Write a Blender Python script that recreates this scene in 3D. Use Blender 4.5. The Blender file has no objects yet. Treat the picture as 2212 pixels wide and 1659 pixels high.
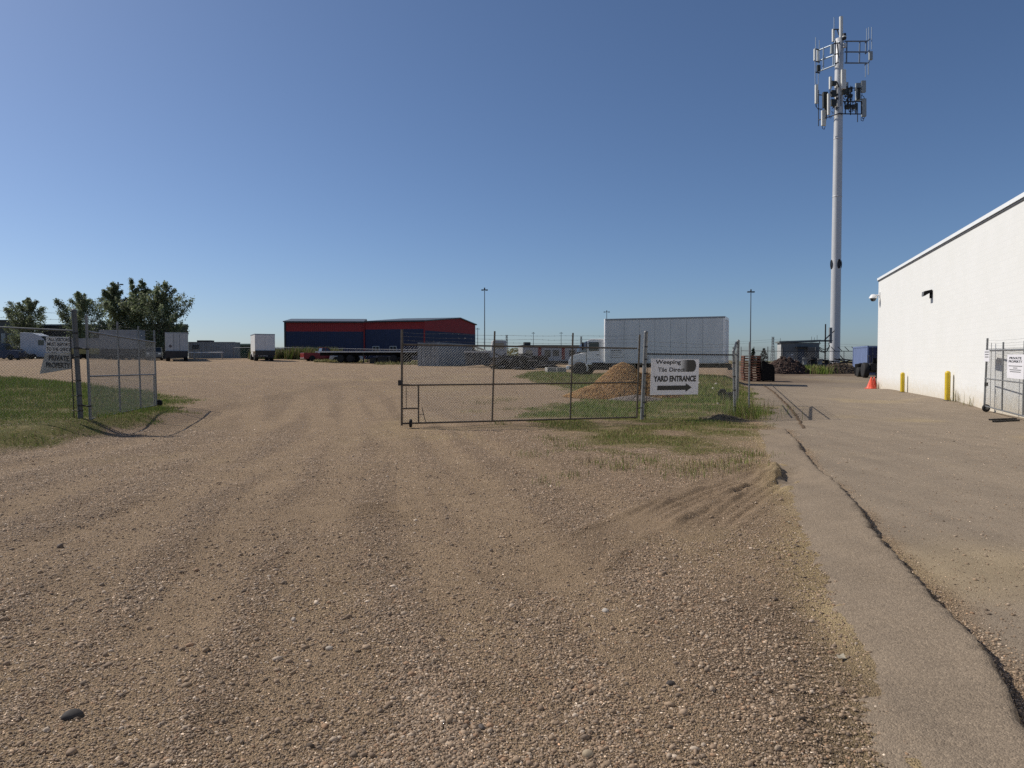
import bpy, math, random
import numpy as np
from mathutils import Vector, Matrix

scene = bpy.context.scene
COL = scene.collection
R = math.radians
rng = random.Random(7)
nrng = np.random.default_rng(11)

# ------------------------------------------------------------------ camera, sky, sun, exposure
EYE = 1.65
FPX, CX, CY, HORIZON = 1534.0, 1106.0, 829.5, 780.0      # in a 2212 px wide frame
PITCH = math.atan((CY - HORIZON) / FPX)
cam_data = bpy.data.cameras.new("camera")
cam_data.sensor_width = 36.0
cam_data.lens = FPX / 2212.0 * 36.0
cam_data.clip_start = 0.05
cam_data.clip_end = 6000.0
cam = bpy.data.objects.new("camera", cam_data)
COL.objects.link(cam)
cam.location = (0, 0, EYE)
cam.rotation_euler = (math.pi / 2 - PITCH, 0, 0)
scene.camera = cam

SUN_EL = R(42)
SUN_AZ = math.atan2(-0.91, 0.41)                          # clockwise from +Y, so to the left
sun_dir = Vector((math.sin(SUN_AZ) * math.cos(SUN_EL), math.cos(SUN_AZ) * math.cos(SUN_EL), math.sin(SUN_EL)))
world = bpy.data.worlds.new("World")
scene.world = world
world.use_nodes = True
wn = world.node_tree
bg = wn.nodes["Background"]
sky = wn.nodes.new("ShaderNodeTexSky")
sky.sky_type = 'NISHITA'
sky.sun_disc = False
sky.sun_elevation = SUN_EL
sky.sun_rotation = SUN_AZ
sky.altitude = 2300
sky.air_density = 1.0
sky.dust_density = 5.0
sky.ozone_density = 5.8
wn.links.new(sky.outputs[0], bg.inputs[0])
bg.inputs[1].default_value = 0.092
sun_data = bpy.data.lights.new("sun", 'SUN')
sun_data.energy = 4.4
sun_data.angle = R(0.53)
sun_data.color = (1.0, 0.93, 0.83)
sun = bpy.data.objects.new("sun", sun_data)
COL.objects.link(sun)
sun.rotation_euler = (-sun_dir).to_track_quat('-Z', 'Y').to_euler()
sun.location = (-30, 10, 40)
scene.view_settings.view_transform = 'Standard'
scene.view_settings.look = 'None'
scene.view_settings.exposure = 0.0
scene.view_settings.gamma = 1.0
scene.render.engine = 'CYCLES'
scene.cycles.use_adaptive_sampling = False
scene.cycles.use_denoising = False          # keep the grain of gravel and fence wire

# ------------------------------------------------------------------ photo measuring helpers
SC = 2856.0 / 2212.0
def Z(ox, oy, s):
    return lambda zx, zy: ((ox + zx / s) / SC, (oy + zy / s) / SC)

def at(xd, yd, D):
    u = (xd - CX) / FPX
    v = (CY - yd) / FPX
    q = math.cos(PITCH) + v * math.sin(PITCH)
    return Vector((u * D / q, D, EYE + D * (-math.sin(PITCH) + v * math.cos(PITCH)) / q))

def ss(a, b, x):
    t = np.clip((np.asarray(x, dtype=float) - a) / (b - a), 0.0, 1.0)
    return t * t * (3 - 2 * t)

WALL_S = 8.32
def gz(x, y):
    x = np.asarray(x, dtype=float); y = np.asarray(y, dtype=float)
    k = 0.0184 + 0.0038 * ss(-12, -40, x)
    yy = np.minimum(y, 115.0)
    f = np.where(yy < 16, 0.0, np.where(yy < 22, (yy - 16) ** 2 / 12.0, yy - 19))
    zl = k * f
    y2 = np.minimum(y, 84.0)
    g = np.where(y2 < 42, 0.0, np.where(y2 < 48, (y2 - 42) ** 2 / 12.0, y2 - 45))
    zr = 0.0235 * g + 0.008 * np.clip(y - 84, 0, 60)
    s = x - 0.317 * y
    z = zl + (zr - zl) * ss(-1.0, 0.8, s)
    z = z + 0.30 * ss(-8.7, -10.0, x) * (1 - 0.62 * ss(16.5, 23, y)) * ss(55, 30, y) * ss(2, 9, y)
    z = z + 0.13 * ss(6.4, 8.1, s) * ss(22.5, 27, y) * ss(43, 38, y)
    return z
def G(x, y):
    return float(gz(x, y))
def ground_at(xd, yd):
    lo, hi = 1.5, 400.0
    for _ in range(60):
        m = math.sqrt(lo * hi)
        p = at(xd, yd, m)
        if p.z > G(p.x, p.y): lo = m
        else: hi = m
    p = at(xd, yd, lo)
    return Vector((p.x, p.y, G(p.x, p.y)))
def on_ground(xd, D):
    X = (xd - CX) / FPX * D / math.cos(PITCH)
    return Vector((X, D, G(X, D)))

def vnoise(x, y, seed=0):
    xi = np.floor(x).astype(np.int64); yi = np.floor(y).astype(np.int64)
    fx = x - xi; fy = y - yi
    fx = fx * fx * (3 - 2 * fx); fy = fy * fy * (3 - 2 * fy)
    def h(a, b):
        n = (a * 374761393 + b * 668265263 + seed * 1442695041) & 0x7fffffff
        n = ((n ^ (n >> 13)) * 1274126177) & 0x7fffffff
        return ((n ^ (n >> 16)) & 0xffff) / 65535.0
    return (h(xi, yi) * (1 - fx) + h(xi + 1, yi) * fx) * (1 - fy) + (h(xi, yi + 1) * (1 - fx) + h(xi + 1, yi + 1) * fx) * fy
def fbm(x, y, s, seed=0, o=4):
    r = 0; a = 0.5
    for i in range(o):
        r = r + a * vnoise(x * s, y * s, seed + i); s *= 2.03; a *= 0.5
    return r

def poly_sd(x, y, poly):
    """signed distance to polygon, positive inside"""
    d = np.full(x.shape, 1e9); inside = np.zeros(x.shape, bool)
    n = len(poly)
    for i in range(n):
        ax, ay = poly[i]; bx, by = poly[(i + 1) % n]
        ex, ey = bx - ax, by - ay
        t = np.clip(((x - ax) * ex + (y - ay) * ey) / (ex * ex + ey * ey + 1e-12), 0, 1)
        d = np.minimum(d, np.hypot(x - ax - t * ex, y - ay - t * ey))
        c = ((ay > y) != (by > y)) & (x < (bx - ax) * (y - ay) / (by - ay + 1e-12) + ax)
        inside ^= c
    return np.where(inside, d, -d)
def line_d(x, y, pts):
    """distance to polyline, side (+ = left of travel), arclength"""
    best = np.full(x.shape, 1e9); side = np.zeros(x.shape); arc = np.zeros(x.shape); acc = 0
    for (ax, ay), (bx, by) in zip(pts[:-1], pts[1:]):
        ex, ey = bx - ax, by - ay
        L = math.hypot(ex, ey)
        t = np.clip(((x - ax) * ex + (y - ay) * ey) / (L * L), 0, 1)
        d = np.hypot(x - ax - t * ex, y - ay - t * ey)
        m = d < best
        best = np.where(m, d, best)
        side = np.where(m, np.sign(ex * (y - ay) - ey * (x - ax)), side)
        arc = np.where(m, acc + t * L, arc)
        acc += L
    return best, side, arc

# ------------------------------------------------------------------ materials
MATS = {}
def M(name, col, rough=0.6, metal=0.0, var=0.12, scale=3.0, bump=0.0, bscale=40.0, spec=0.5, stretch=None):
    if name in MATS: return MATS[name]
    m = bpy.data.materials.new(name); m.use_nodes = True
    nt = m.node_tree; b = nt.nodes["Principled BSDF"]
    b.inputs["Roughness"].default_value = rough
    b.inputs["Metallic"].default_value = metal
    b.inputs["Specular IOR Level"].default_value = spec
    tc = nt.nodes.new("ShaderNodeTexCoord")
    src = tc.outputs["Object"]
    if stretch:
        mp = nt.nodes.new("ShaderNodeMapping"); mp.inputs["Scale"].default_value = stretch
        nt.links.new(src, mp.inputs[0]); src = mp.outputs[0]
    nz = nt.nodes.new("ShaderNodeTexNoise"); nz.inputs["Scale"].default_value = scale
    nz.inputs["Detail"].default_value = 6; nz.inputs["Roughness"].default_value = 0.65
    nt.links.new(src, nz.inputs["Vector"])
    rp = nt.nodes.new("ShaderNodeValToRGB")
    rp.color_ramp.elements[0].position = 0.3; rp.color_ramp.elements[1].position = 0.72
    rp.color_ramp.elements[0].color = [c * (1 - var) for c in col] + [1]
    rp.color_ramp.elements[1].color = [min(1, c * (1 + var * 0.7)) for c in col] + [1]
    nt.links.new(nz.outputs["Fac"], rp.inputs[0])
    nt.links.new(rp.outputs[0], b.inputs["Base Color"])
    if bump:
        n2 = nt.nodes.new("ShaderNodeTexNoise"); n2.inputs["Scale"].default_value = bscale; n2.inputs["Detail"].default_value = 4
        nt.links.new(tc.outputs["Object"], n2.inputs["Vector"])
        bp = nt.nodes.new("ShaderNodeBump"); bp.inputs["Strength"].default_value = bump; bp.inputs["Distance"].default_value = 0.02
        nt.links.new(n2.outputs["Fac"], bp.inputs["Height"]); nt.links.new(bp.outputs[0], b.inputs["Normal"])
    MATS[name] = m
    return m
def M_attr(name, rough=0.7, attr="tint", transl=0.0):
    m = bpy.data.materials.new(name); m.use_nodes = True
    nt = m.node_tree; b = nt.nodes["Principled BSDF"]
    a = nt.nodes.new("ShaderNodeAttribute"); a.attribute_name = attr
    nz = nt.nodes.new("ShaderNodeTexNoise"); nz.inputs["Scale"].default_value = 60
    tc = nt.nodes.new("ShaderNodeTexCoord"); nt.links.new(tc.outputs["Object"], nz.inputs["Vector"])
    mr = nt.nodes.new("ShaderNodeMapRange"); mr.inputs[3].default_value = 0.75; mr.inputs[4].default_value = 1.25
    nt.links.new(nz.outputs["Fac"], mr.inputs[0])
    mx = nt.nodes.new("ShaderNodeVectorMath"); mx.operation = 'SCALE'
    nt.links.new(a.outputs["Color"], mx.inputs[0]); nt.links.new(mr.outputs[0], mx.inputs["Scale"])
    nt.links.new(mx.outputs[0], b.inputs["Base Color"])
    b.inputs["Roughness"].default_value = rough
    b.inputs["Specular IOR Level"].default_value = 0.3
    if transl:
        tr = nt.nodes.new("ShaderNodeBsdfTranslucent"); nt.links.new(mx.outputs[0], tr.inputs[0])
        ms = nt.nodes.new("ShaderNodeMixShader"); ms.inputs[0].default_value = transl
        nt.links.new(b.outputs[0], ms.inputs[1]); nt.links.new(tr.outputs[0], ms.inputs[2])
        nt.links.new(ms.outputs[0], nt.nodes["Material Output"].inputs[0])
    return m

GALV = M("galvanised_steel", (0.20, 0.205, 0.205), 0.55, 0.35, 0.3, 6)
WIRE = M("fence_wire", (0.13, 0.13, 0.125), 0.55, 0.3, 0.2, 5)
RUSTY = M("weathered_pipe", (0.115, 0.095, 0.072), 0.65, 0.3, 0.35, 7)
RUBBER = M("rubber", (0.012, 0.012, 0.012), 0.8, 0, 0.3, 8)
BLACK = M("black_plastic", (0.010, 0.010, 0.011), 0.85, 0, 0.3, 5, spec=0.2)
DARK = M("dark_steel", (0.035, 0.033, 0.032), 0.6, 0.2, 0.4, 4)
GLASS = M("dark_glass", (0.012, 0.016, 0.018), 0.06, 0, 0.2, 2, spec=0.8)
TRUCKWHITE = M("white_truck_paint", (0.78, 0.78, 0.77), 0.32, 0, 0.06, 1.5)
BOXWHITE = M("white_box_panel", (0.60, 0.62, 0.63), 0.5, 0, 0.10, 1.2, stretch=(1.5, 1.5, .25))
CHROME = M("chrome", (0.6, 0.6, 0.6), 0.25, 0.9, 0.1, 4)
SIGNWHITE = M("sign_white", (0.74, 0.73, 0.76), 0.45, 0, 0.04, 2)
INK = M("sign_ink", (0.008, 0.008, 0.010), 0.5, 0, 0.1, 4)
CONCRETE = M("concrete", (0.30, 0.29, 0.27), 0.9, 0, 0.25, 3, 0.4, 30)
LEAFM = M_attr("leaves", 0.55, transl=0.5)
GRASSM = M_attr("grass_blades", 0.7, transl=0.2)
STONEM = M_attr("stones", 0.8)
BARK = M("bark", (0.09, 0.075, 0.06), 0.9, 0, 0.4, 6)
WOOD = M("old_wood", (0.16, 0.085, 0.06), 0.85, 0, 0.4, 5)

# ------------------------------------------------------------------ object helpers
FRAME = {}
def thing(name, label, cat, loc=(0, 0, 0), rotz=0.0, group=None):
    o = bpy.data.objects.new(name, None); COL.objects.link(o)
    o.empty_display_size = 0.3
    o.location = loc; o.rotation_euler = (0, 0, rotz)
    o["label"] = label; o["category"] = cat
    if group: o["group"] = group
    FRAME[o] = (Vector(loc), rotz)
    return o
def tag(o, label, cat=None, group=None, kind=None):
    o["label"] = label
    if cat: o["category"] = cat
    if group: o["group"] = group
    if kind: o["kind"] = kind
    return o
def np_mesh(name, V, Fc, mat=None, smooth=False, tint=None, parent=None):
    V = np.ascontiguousarray(V, dtype=np.float32); Fc = np.ascontiguousarray(Fc, dtype=np.int32)
    me = bpy.data.meshes.new(name)
    n, k = Fc.shape
    me.vertices.add(len(V)); me.vertices.foreach_set("co", V.ravel())
    me.loops.add(n * k); me.loops.foreach_set("vertex_index", Fc.ravel())
    me.polygons.add(n)
    me.polygons.foreach_set("loop_start", np.arange(0, n * k, k, dtype=np.int32))
    me.polygons.foreach_set("loop_total", np.full(n, k, dtype=np.int32))
    if smooth: me.polygons.foreach_set("use_smooth", np.ones(n, dtype=bool))
    if tint is not None:
        a = me.attributes.new("tint", 'FLOAT_COLOR', 'POINT')
        c = np.ones((len(V), 4), np.float32); c[:, :3] = tint
        a.data.foreach_set("color", c.ravel())
    me.update(); me.validate()
    if mat: me.materials.append(mat)
    o = bpy.data.objects.new(name, me); COL.objects.link(o)
    if parent: o.parent = parent
    FRAME[o] = FRAME.get(parent, (Vector((0, 0, 0)), 0.0))
    return o

class MB:
    def __init__(self, world=False):
        self.v = []; self.f = []; self.world = world; self.sm = []
    def add(self, vs, fs, smooth=False):
        b = len(self.v)
        self.v += [tuple(p) for p in vs]
        for f in fs:
            self.f.append([b + i for i in f]); self.sm.append(smooth)
        return self
    def box(self, x0, x1, y0, y1, z0, z1):
        v = [(x0, y0, z0), (x1, y0, z0), (x1, y1, z0), (x0, y1, z0), (x0, y0, z1), (x1, y0, z1), (x1, y1, z1), (x0, y1, z1)]
        return self.add(v, [(0, 3, 2, 1), (4, 5, 6, 7), (0, 1, 5, 4), (1, 2, 6, 5), (2, 3, 7, 6), (3, 0, 4, 7)])
    def obox(self, c, ax, ay, az):
        c = Vector(c); ax = Vector(ax); ay = Vector(ay); az = Vector(az)
        v = [c + sx * ax + sy * ay + sz * az for sz in (-1, 1) for sx, sy in ((-1, -1), (1, -1), (1, 1), (-1, 1))]
        return self.add(v, [(0, 3, 2, 1), (4, 5, 6, 7), (0, 1, 5, 4), (1, 2, 6, 5), (2, 3, 7, 6), (3, 0, 4, 7)])
    def tube(self, p0, p1, r, n=8, r1=None, caps=True):
        p0 = Vector(p0); p1 = Vector(p1); r1 = r if r1 is None else r1
        d = (p1 - p0)
        if d.length < 1e-6: return self
        d.normalize()
        a = d.orthogonal().normalized(); b = d.cross(a)
        vs = []
        for p, rr in ((p0, r), (p1, r1)):
            for i in range(n):
                t = 2 * math.pi * i / n
                vs.append(p + a * math.cos(t) * rr + b * math.sin(t) * rr)
        fs = [(i, (i + 1) % n, n + (i + 1) % n, n + i) for i in range(n)]
        self.add(vs, fs, n > 5)
        if caps: self.add(vs, [tuple(range(n - 1, -1, -1)), tuple(range(n, 2 * n))])
        return self
    def path(self, pts, r, n=5):
        for a, b in zip(pts[:-1], pts[1:]): self.tube(a, b, r, n)
        return self
    def prism(self, prof, y0, y1):
        n = len(prof)
        vs = [(x, y0, z) for x, z in prof] + [(x, y1, z) for x, z in prof]
        fs = [(i, n + i, n + (i + 1) % n, (i + 1) % n) for i in range(n)]
        fs += [tuple(range(n)), tuple(range(2 * n - 1, n - 1, -1))]
        return self.add(vs, fs)
    def loft(self, rings, caps=True, closed=True, smooth=True):
        n = len(rings[0]); vs = [p for r in rings for p in r]; fs = []
        for k in range(len(rings) - 1):
            for i in range(n if closed else n - 1):
                j = (i + 1) % n
                fs.append((k * n + i, k * n + j, (k + 1) * n + j, (k + 1) * n + i))
        self.add(vs, fs, smooth)
        if caps: self.add(vs, [tuple(range(n - 1, -1, -1)), tuple((len(rings) - 1) * n + i for i in range(n))])
        return self
    def lathe(self, c, prof, n=16, axis='z'):
        rings = []
        for r, h in prof:
            ring = []
            for i in range(n):
                t = 2 * math.pi * i / n
                a, b = r * math.cos(t), r * math.sin(t)
                p = (a, b, h) if axis == 'z' else ((a, h, b) if axis == 'y' else (h, a, b))
                ring.append((c[0] + p[0], c[1] + p[1], c[2] + p[2]))
            rings.append(ring)
        return self.loft(rings)
    def build(self, name, mat, parent=None, bevel=0.0, label=None):
        me = bpy.data.meshes.new(name)
        vs = self.v
        if parent is not None and self.world:
            loc, rz = FRAME[parent]
            mi = (Matrix.Translation(loc) @ Matrix.Rotation(rz, 4, 'Z')).inverted()
            vs = [tuple(mi @ Vector(p)) for p in vs]
        me.from_pydata(vs, [], self.f)
        me.polygons.foreach_set("use_smooth", self.sm)
        me.update(); me.validate()
        me.materials.append(mat)
        o = bpy.data.objects.new(name, me); COL.objects.link(o)
        if parent is not None: o.parent = parent
        FRAME[o] = FRAME.get(parent, (Vector((0, 0, 0)), 0.0))
        if bevel:
            b = o.modifiers.new("bevel", 'BEVEL'); b.width = bevel; b.segments = 2; b.limit_method = 'ANGLE'; b.angle_limit = R(35)
        if label: o["label"] = label
        return o
def dup(o, parent=None, **kw):
    c = o.copy(); COL.objects.link(c)
    if parent is not None: c.parent = parent
    for ch in list(o.children): dup(ch, c)
    for k, v in kw.items():
        if k in ("label", "group"): c[k] = v
        else: setattr(c, k, v)
    return c

def text(txt, origin, right, up, w, h, mat, parent, name="lettering", bold=0.0, world=True):
    """flat lettering fitted into a w x h box whose lower-left corner is origin"""
    cu = bpy.data.curves.new("t", 'FONT'); cu.body = txt; cu.offset = bold; cu.resolution_u = 3
    cu.align_x = 'CENTER'; cu.space_line = 0.92
    ob = bpy.data.objects.new("t", cu); COL.objects.link(ob)
    dg = bpy.context.evaluated_depsgraph_get(); dg.update()
    me = bpy.data.meshes.new_from_object(ob.evaluated_get(dg))
    bpy.data.objects.remove(ob)
    vs = np.array([v.co[:] for v in me.vertices]); lo = vs.min(0); hi = vs.max(0)
    right = Vector(right).normalized(); up = Vector(up).normalized(); origin = Vector(origin)
    pts = []
    loc, rz = FRAME[parent]
    mi = (Matrix.Translation(loc) @ Matrix.Rotation(rz, 4, 'Z')).inverted()
    for v in vs:
        p = origin + right * float((v[0] - lo[0]) / (hi[0] - lo[0]) * w) + up * float((v[1] - lo[1]) / (hi[1] - lo[1]) * h)
        pts.append(tuple(mi @ p) if world else tuple(p))
    fs = [tuple(p.vertices) for p in me.polygons]
    m2 = bpy.data.meshes.new(name); m2.from_pydata(pts, [], fs); m2.update(); m2.materials.append(mat)
    o = bpy.data.objects.new(name, m2); COL.objects.link(o); o.parent = parent
    FRAME[o] = FRAME[parent]
    return o
# ------------------------------------------------------------------ ground: one sheet to the horizon
def proj(lst): return [tuple(ground_at(a, b)[:2]) for a, b in lst]
GRASS_R = proj([(1112, 906), (1180, 926), (1235, 945), (1270, 976), (1330, 978), (1400, 968), (1500, 985), (1560, 980), (1612, 962), (1640, 932),
                (1624, 898), (1613, 872), (1603, 838)]) + [(14.6, 47.0), (15.2, 50.5), (5.5, 55.0), (3.0, 58.5)] + \
          proj([(1150, 803), (1125, 814), (1200, 832), (1255, 846), (1290, 864), (1185, 876), (1130, 892)])
GRASS_L = proj([(-60, 990), (0, 968), (100, 955), (200, 938), (262, 925), (330, 906), (388, 888), (375, 868), (330, 850), (200, 833), (0, 815)]) + [(-30, 32), (-30, 10)]
LIP = proj([(1697, 930), (1703, 944), (1722, 962), (1748, 1000), (1775, 1032), (1812, 1062), (1850, 1110), (1899, 1179), (1930, 1214), (1971, 1266),
            (2038, 1338), (2115, 1423), (2161, 1490), (2207, 1572), (2260, 1665), (2330, 1800), (2420, 2000)])
CRACK = proj([(1650, 833), (1662, 840), (1674, 849), (1698, 872), (1715, 890), (1730, 912), (1737, 926)])
SHOULD = proj([(1640, 935), (1690, 1000), (1700, 1060), (1745, 1130), (1780, 1220), (1810, 1330), (1850, 1480), (1920, 1659), (2010, 2000)])
DRIVE = [(LIP[-1][0], 0.5)] + LIP[::-1] + proj([(1640, 915), (1624, 893), (1618, 860)]) + [(16.5, 50), (28, 90), (60, 90), (60, 0.5)]
SWEEPS = [proj(q) for q in ([(150, 2300), (330, 1500), (520, 1120), (640, 940), (600, 855), (470, 812), (330, 795)], [(560, 2300), (650, 1400), (720, 1060), (770, 930), (740, 850), (640, 806)],
                            [(1080, 2300), (960, 1400), (880, 1060), (830, 930), (800, 850), (760, 800)], [(-500, 1190), (100, 1030), (420, 950), (590, 880), (600, 835), (520, 805)],
                            [(-600, 1420), (150, 1110), (500, 985), (690, 905), (710, 845), (680, 800)], [(1700, 1560), (1400, 1280), (1180, 1100), (980, 975), (840, 890), (790, 835)], [(-700, 1800), (200, 1230), (620, 1040), (800, 930)])]
def wear_shade_at(x, y):
    w = np.zeros(x.shape); loose = np.zeros(x.shape)
    for i, q in enumerate(SWEEPS):
        d, sd, arc = line_d(x, y, q)
        n = fbm(x * .6 + 9 * i, y * .25, 1.0, 90 + i, 3)
        for o in (-.92, .92):
            e = np.abs(d * sd - o + (n - .45) * .5)
            w = np.maximum(w, ss(.42, .12, e) * (.45 + .9 * n)); loose = np.maximum(loose, np.exp(-((e - .55) / .16) ** 2) * (.3 + n))
    yard = ss(20, 34, y)
    r = .5 + .38 * w * (1 - .5 * yard) - .20 * loose * (1 - w) * (1 - yard) + .16 * yard * (fbm(x, y * 2.5, .12, 61, 4) - .45) - .05 * yard - .07 * ss(8.5, 3.2, y)  # last term: near ground darker, damp soil plus lens vignette put into the colour
    return np.clip(r, 0, 1)
TRACKS = [proj([(1200, 1240), (1260, 1195), (1330, 1150), (1450, 1100), (1560, 1058), (1690, 1018)]),
          proj([(1380, 1130), (1450, 1090), (1540, 1052), (1650, 1008)]),
          proj([(1500, 1150), (1560, 1110), (1640, 1060), (1700, 1030)]),
          proj([(640, 1105), (760, 1108), (830, 1100)])]
TREAD = proj([(1735, 1330), (1775, 1430), (1822, 1540), (1868, 1659), (1930, 1830)])
RUT = proj([(1688, 1010), (1676, 1036), (1664, 1062), (1648, 1090), (1615, 1120)])

def relief(x, y):
    near = ss(40, 12, y)
    h = (fbm(x, y, 0.7, 3, 3) - 0.44) * 0.07 * near
    h = h + (fbm(x, y, 3.5, 9, 3) - 0.44) * 0.028 * ss(30, 10, y)
    h = h + (vnoise(x * 14, y * 14, 21) - 0.5) * 0.010 * ss(14, 7, y)
    dr = ss(-0.05, 0.35, poly_sd(x, y, DRIVE))
    h = h * (1 - 0.75 * dr)
    # shallow wheel ruts of the traffic that swings through the gate
    sw = x + 0.018 * (y - 6) ** 2 * ss(4, 20, y) * 0.25 + 0.5 * np.sin(y * 0.35)
    h = h + 0.035 * (0.5 - wear_shade_at(x, y)) * near * (1 - dr)
    h = h + 0.006 * np.sin(sw * 4.2 + 2 * vnoise(x * .3, y * .3, 5)) * near * (1 - dr)
    for i, t in enumerate(TRACKS):
        d, sd, arc = line_d(x, y, t)
        w = 0.26
        m = ss(w, w * 0.7, d) * ss(0, 1.0, arc) * ss(.30, .62, vnoise(arc * 1.1 + 3.3 * i, sd * 0 + i, 14) + .12)
        h = h + m * (0.013 * np.cos(d * 2 * math.pi / 0.145 + 1.5 * vnoise(arc * 2, arc * 0 + i, 4)) + 0.004 * np.sin(arc * 52 + sd * d * 12) - 0.012)
        h = h + 0.035 * np.exp(-((d - w - 0.05) / 0.07) ** 2) * vnoise(arc * 4, sd * 3 + i, 8) * ss(0, .6, arc)
    d, sd, arc = line_d(x, y, TREAD)
    h = h + ss(.17, .13, d) * (.004 * np.sin(arc * 2 * math.pi / .075 + sd * d * 10) - .010) * ss(0, .4, arc) + .016 * np.exp(-((d - .22) / .05) ** 2) * vnoise(arc * 5, sd * 2, 5)
    d, sd, arc = line_d(x, y, RUT)
    h = h + 0.12 * ss(0.40, 0.0, d) * np.where(sd < 0, 1, ss(0.07, 0.0, d)) * ss(0, 0.5, arc) * ss(2.0, 1.1, arc) * (0.45 + 1.0 * vnoise(x * 6, y * 6, 3)) - 0.05 * np.exp(-((d - .16) / .1) ** 2) * (sd > 0) * ss(0, .5, arc) * ss(2.0, 1.1, arc)
    # low crown of the old asphalt shoulder behind its broken edge
    d, sd, arc = line_d(x, y, LIP)
    h = h + np.where(sd < 0, 0.035 * ss(1.1, 0.15, d), 0.0) * ss(0, 1, arc)
    return h

def axis(parts):
    out = [parts[0][0]]
    for a, b, s0, s1 in parts:
        p = a
        while p < b - 1e-6:
            t = (p - a) / (b - a); p = min(b, p + s0 + (s1 - s0) * t); out.append(p)
    return np.array(out)
xs = axis([(-1800, -200, 300, 60), (-200, -30, 20, 2), (-30, -13, 1.2, .14), (-13, -5, .10, .035), (-5, 6.5, .032, .032), (6.5, 13, .036, .10), (13, 40, .12, 1.5), (40, 200, 2, 25), (200, 1800, 60, 300)])
ys = axis([(-60, 0, 12, 1), (0, 2.2, .4, .05), (2.2, 11, .026, .034), (11, 27, .036, .12), (27, 120, .15, 2.5), (120, 400, 4, 30), (400, 3000, 80, 500)])
GX, GY = np.meshgrid(xs, ys)
gx = GX.ravel(); gy = GY.ravel()
gsd_r = poly_sd(gx, gy, GRASS_R); gsd_l = poly_sd(gx, gy, GRASS_L)
nz1 = fbm(gx, gy, 1.3, 31, 4) - 0.47
nz2 = fbm(gx, gy, 0.35, 77, 3) - 0.44
gmask = np.maximum(ss(-0.35, 0.45, gsd_r + nz1 * 2.2), ss(-0.3, 0.35, gsd_l + nz1 * 1.6))
gmask = np.where(gy > 28, np.maximum(gmask, ss(-0.8, 0.8, np.maximum(gsd_r, gsd_l))), gmask)
gmask = gmask * np.where((gy < 26) & (gx > -5), ss(.12 + .06 * ss(20.0, 18.0, gy), .40 + .08 * ss(20.0, 18.0, gy), fbm(gx, gy, .8, 55, 3)) * .85 + .15 * ss(.3, .6, fbm(gx, gy, 3.0, 57, 3)), 1)
far_green = ss(112, 118, gy + 4 * nz2)
far_green = np.where(gx > 0.317 * gy - 1, ss(90, 95, gy), far_green)
gmask = np.maximum(gmask, far_green)
dmask = ss(-0.1, 0.25, poly_sd(gx, gy, DRIVE) + nz1 * 0.5)
SHPOLY = SHOULD + LIP[::-1]
dmask = np.maximum(dmask, .9 * ss(-.22, .34, poly_sd(gx, gy, SHPOLY) + nz1 * .9))
sdist, sside, sarc = line_d(gx, gy, SHOULD)
smask = np.exp(-((sdist) / 0.28) ** 2) * (0.35 + 1.3 * vnoise(gx * 1.7, gy * .7, 12)) + 0.5 * ss(0.05, 0.28, nz2)
DAMP = proj([(1640, 1230), (1672, 1330), (1705, 1430), (1745, 1560), (1790, 1720), (1850, 2000)])
dd_, _, da_ = line_d(gx, gy, DAMP)
soil0 = .62 * ss(.42, .05, dd_ + (nz1 * 1.1)) * ss(0, 1.0, da_)
soil = ss(47, 52, gy) * ss(0.0, 1.0, gx - 0.317 * gy) * ss(26, 20, gx - 60 * ss(60, 64, gy + nz1 * 4))
gzv = gz(gx, gy) + relief(gx, gy)
nx, ny = len(xs), len(ys)
ii = np.arange((ny - 1) * (nx - 1)); r_ = ii // (nx - 1); c_ = ii % (nx - 1); b_ = r_ * nx + c_
faces = np.stack([b_, b_ + 1, b_ + nx + 1, b_ + nx], 1)
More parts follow.
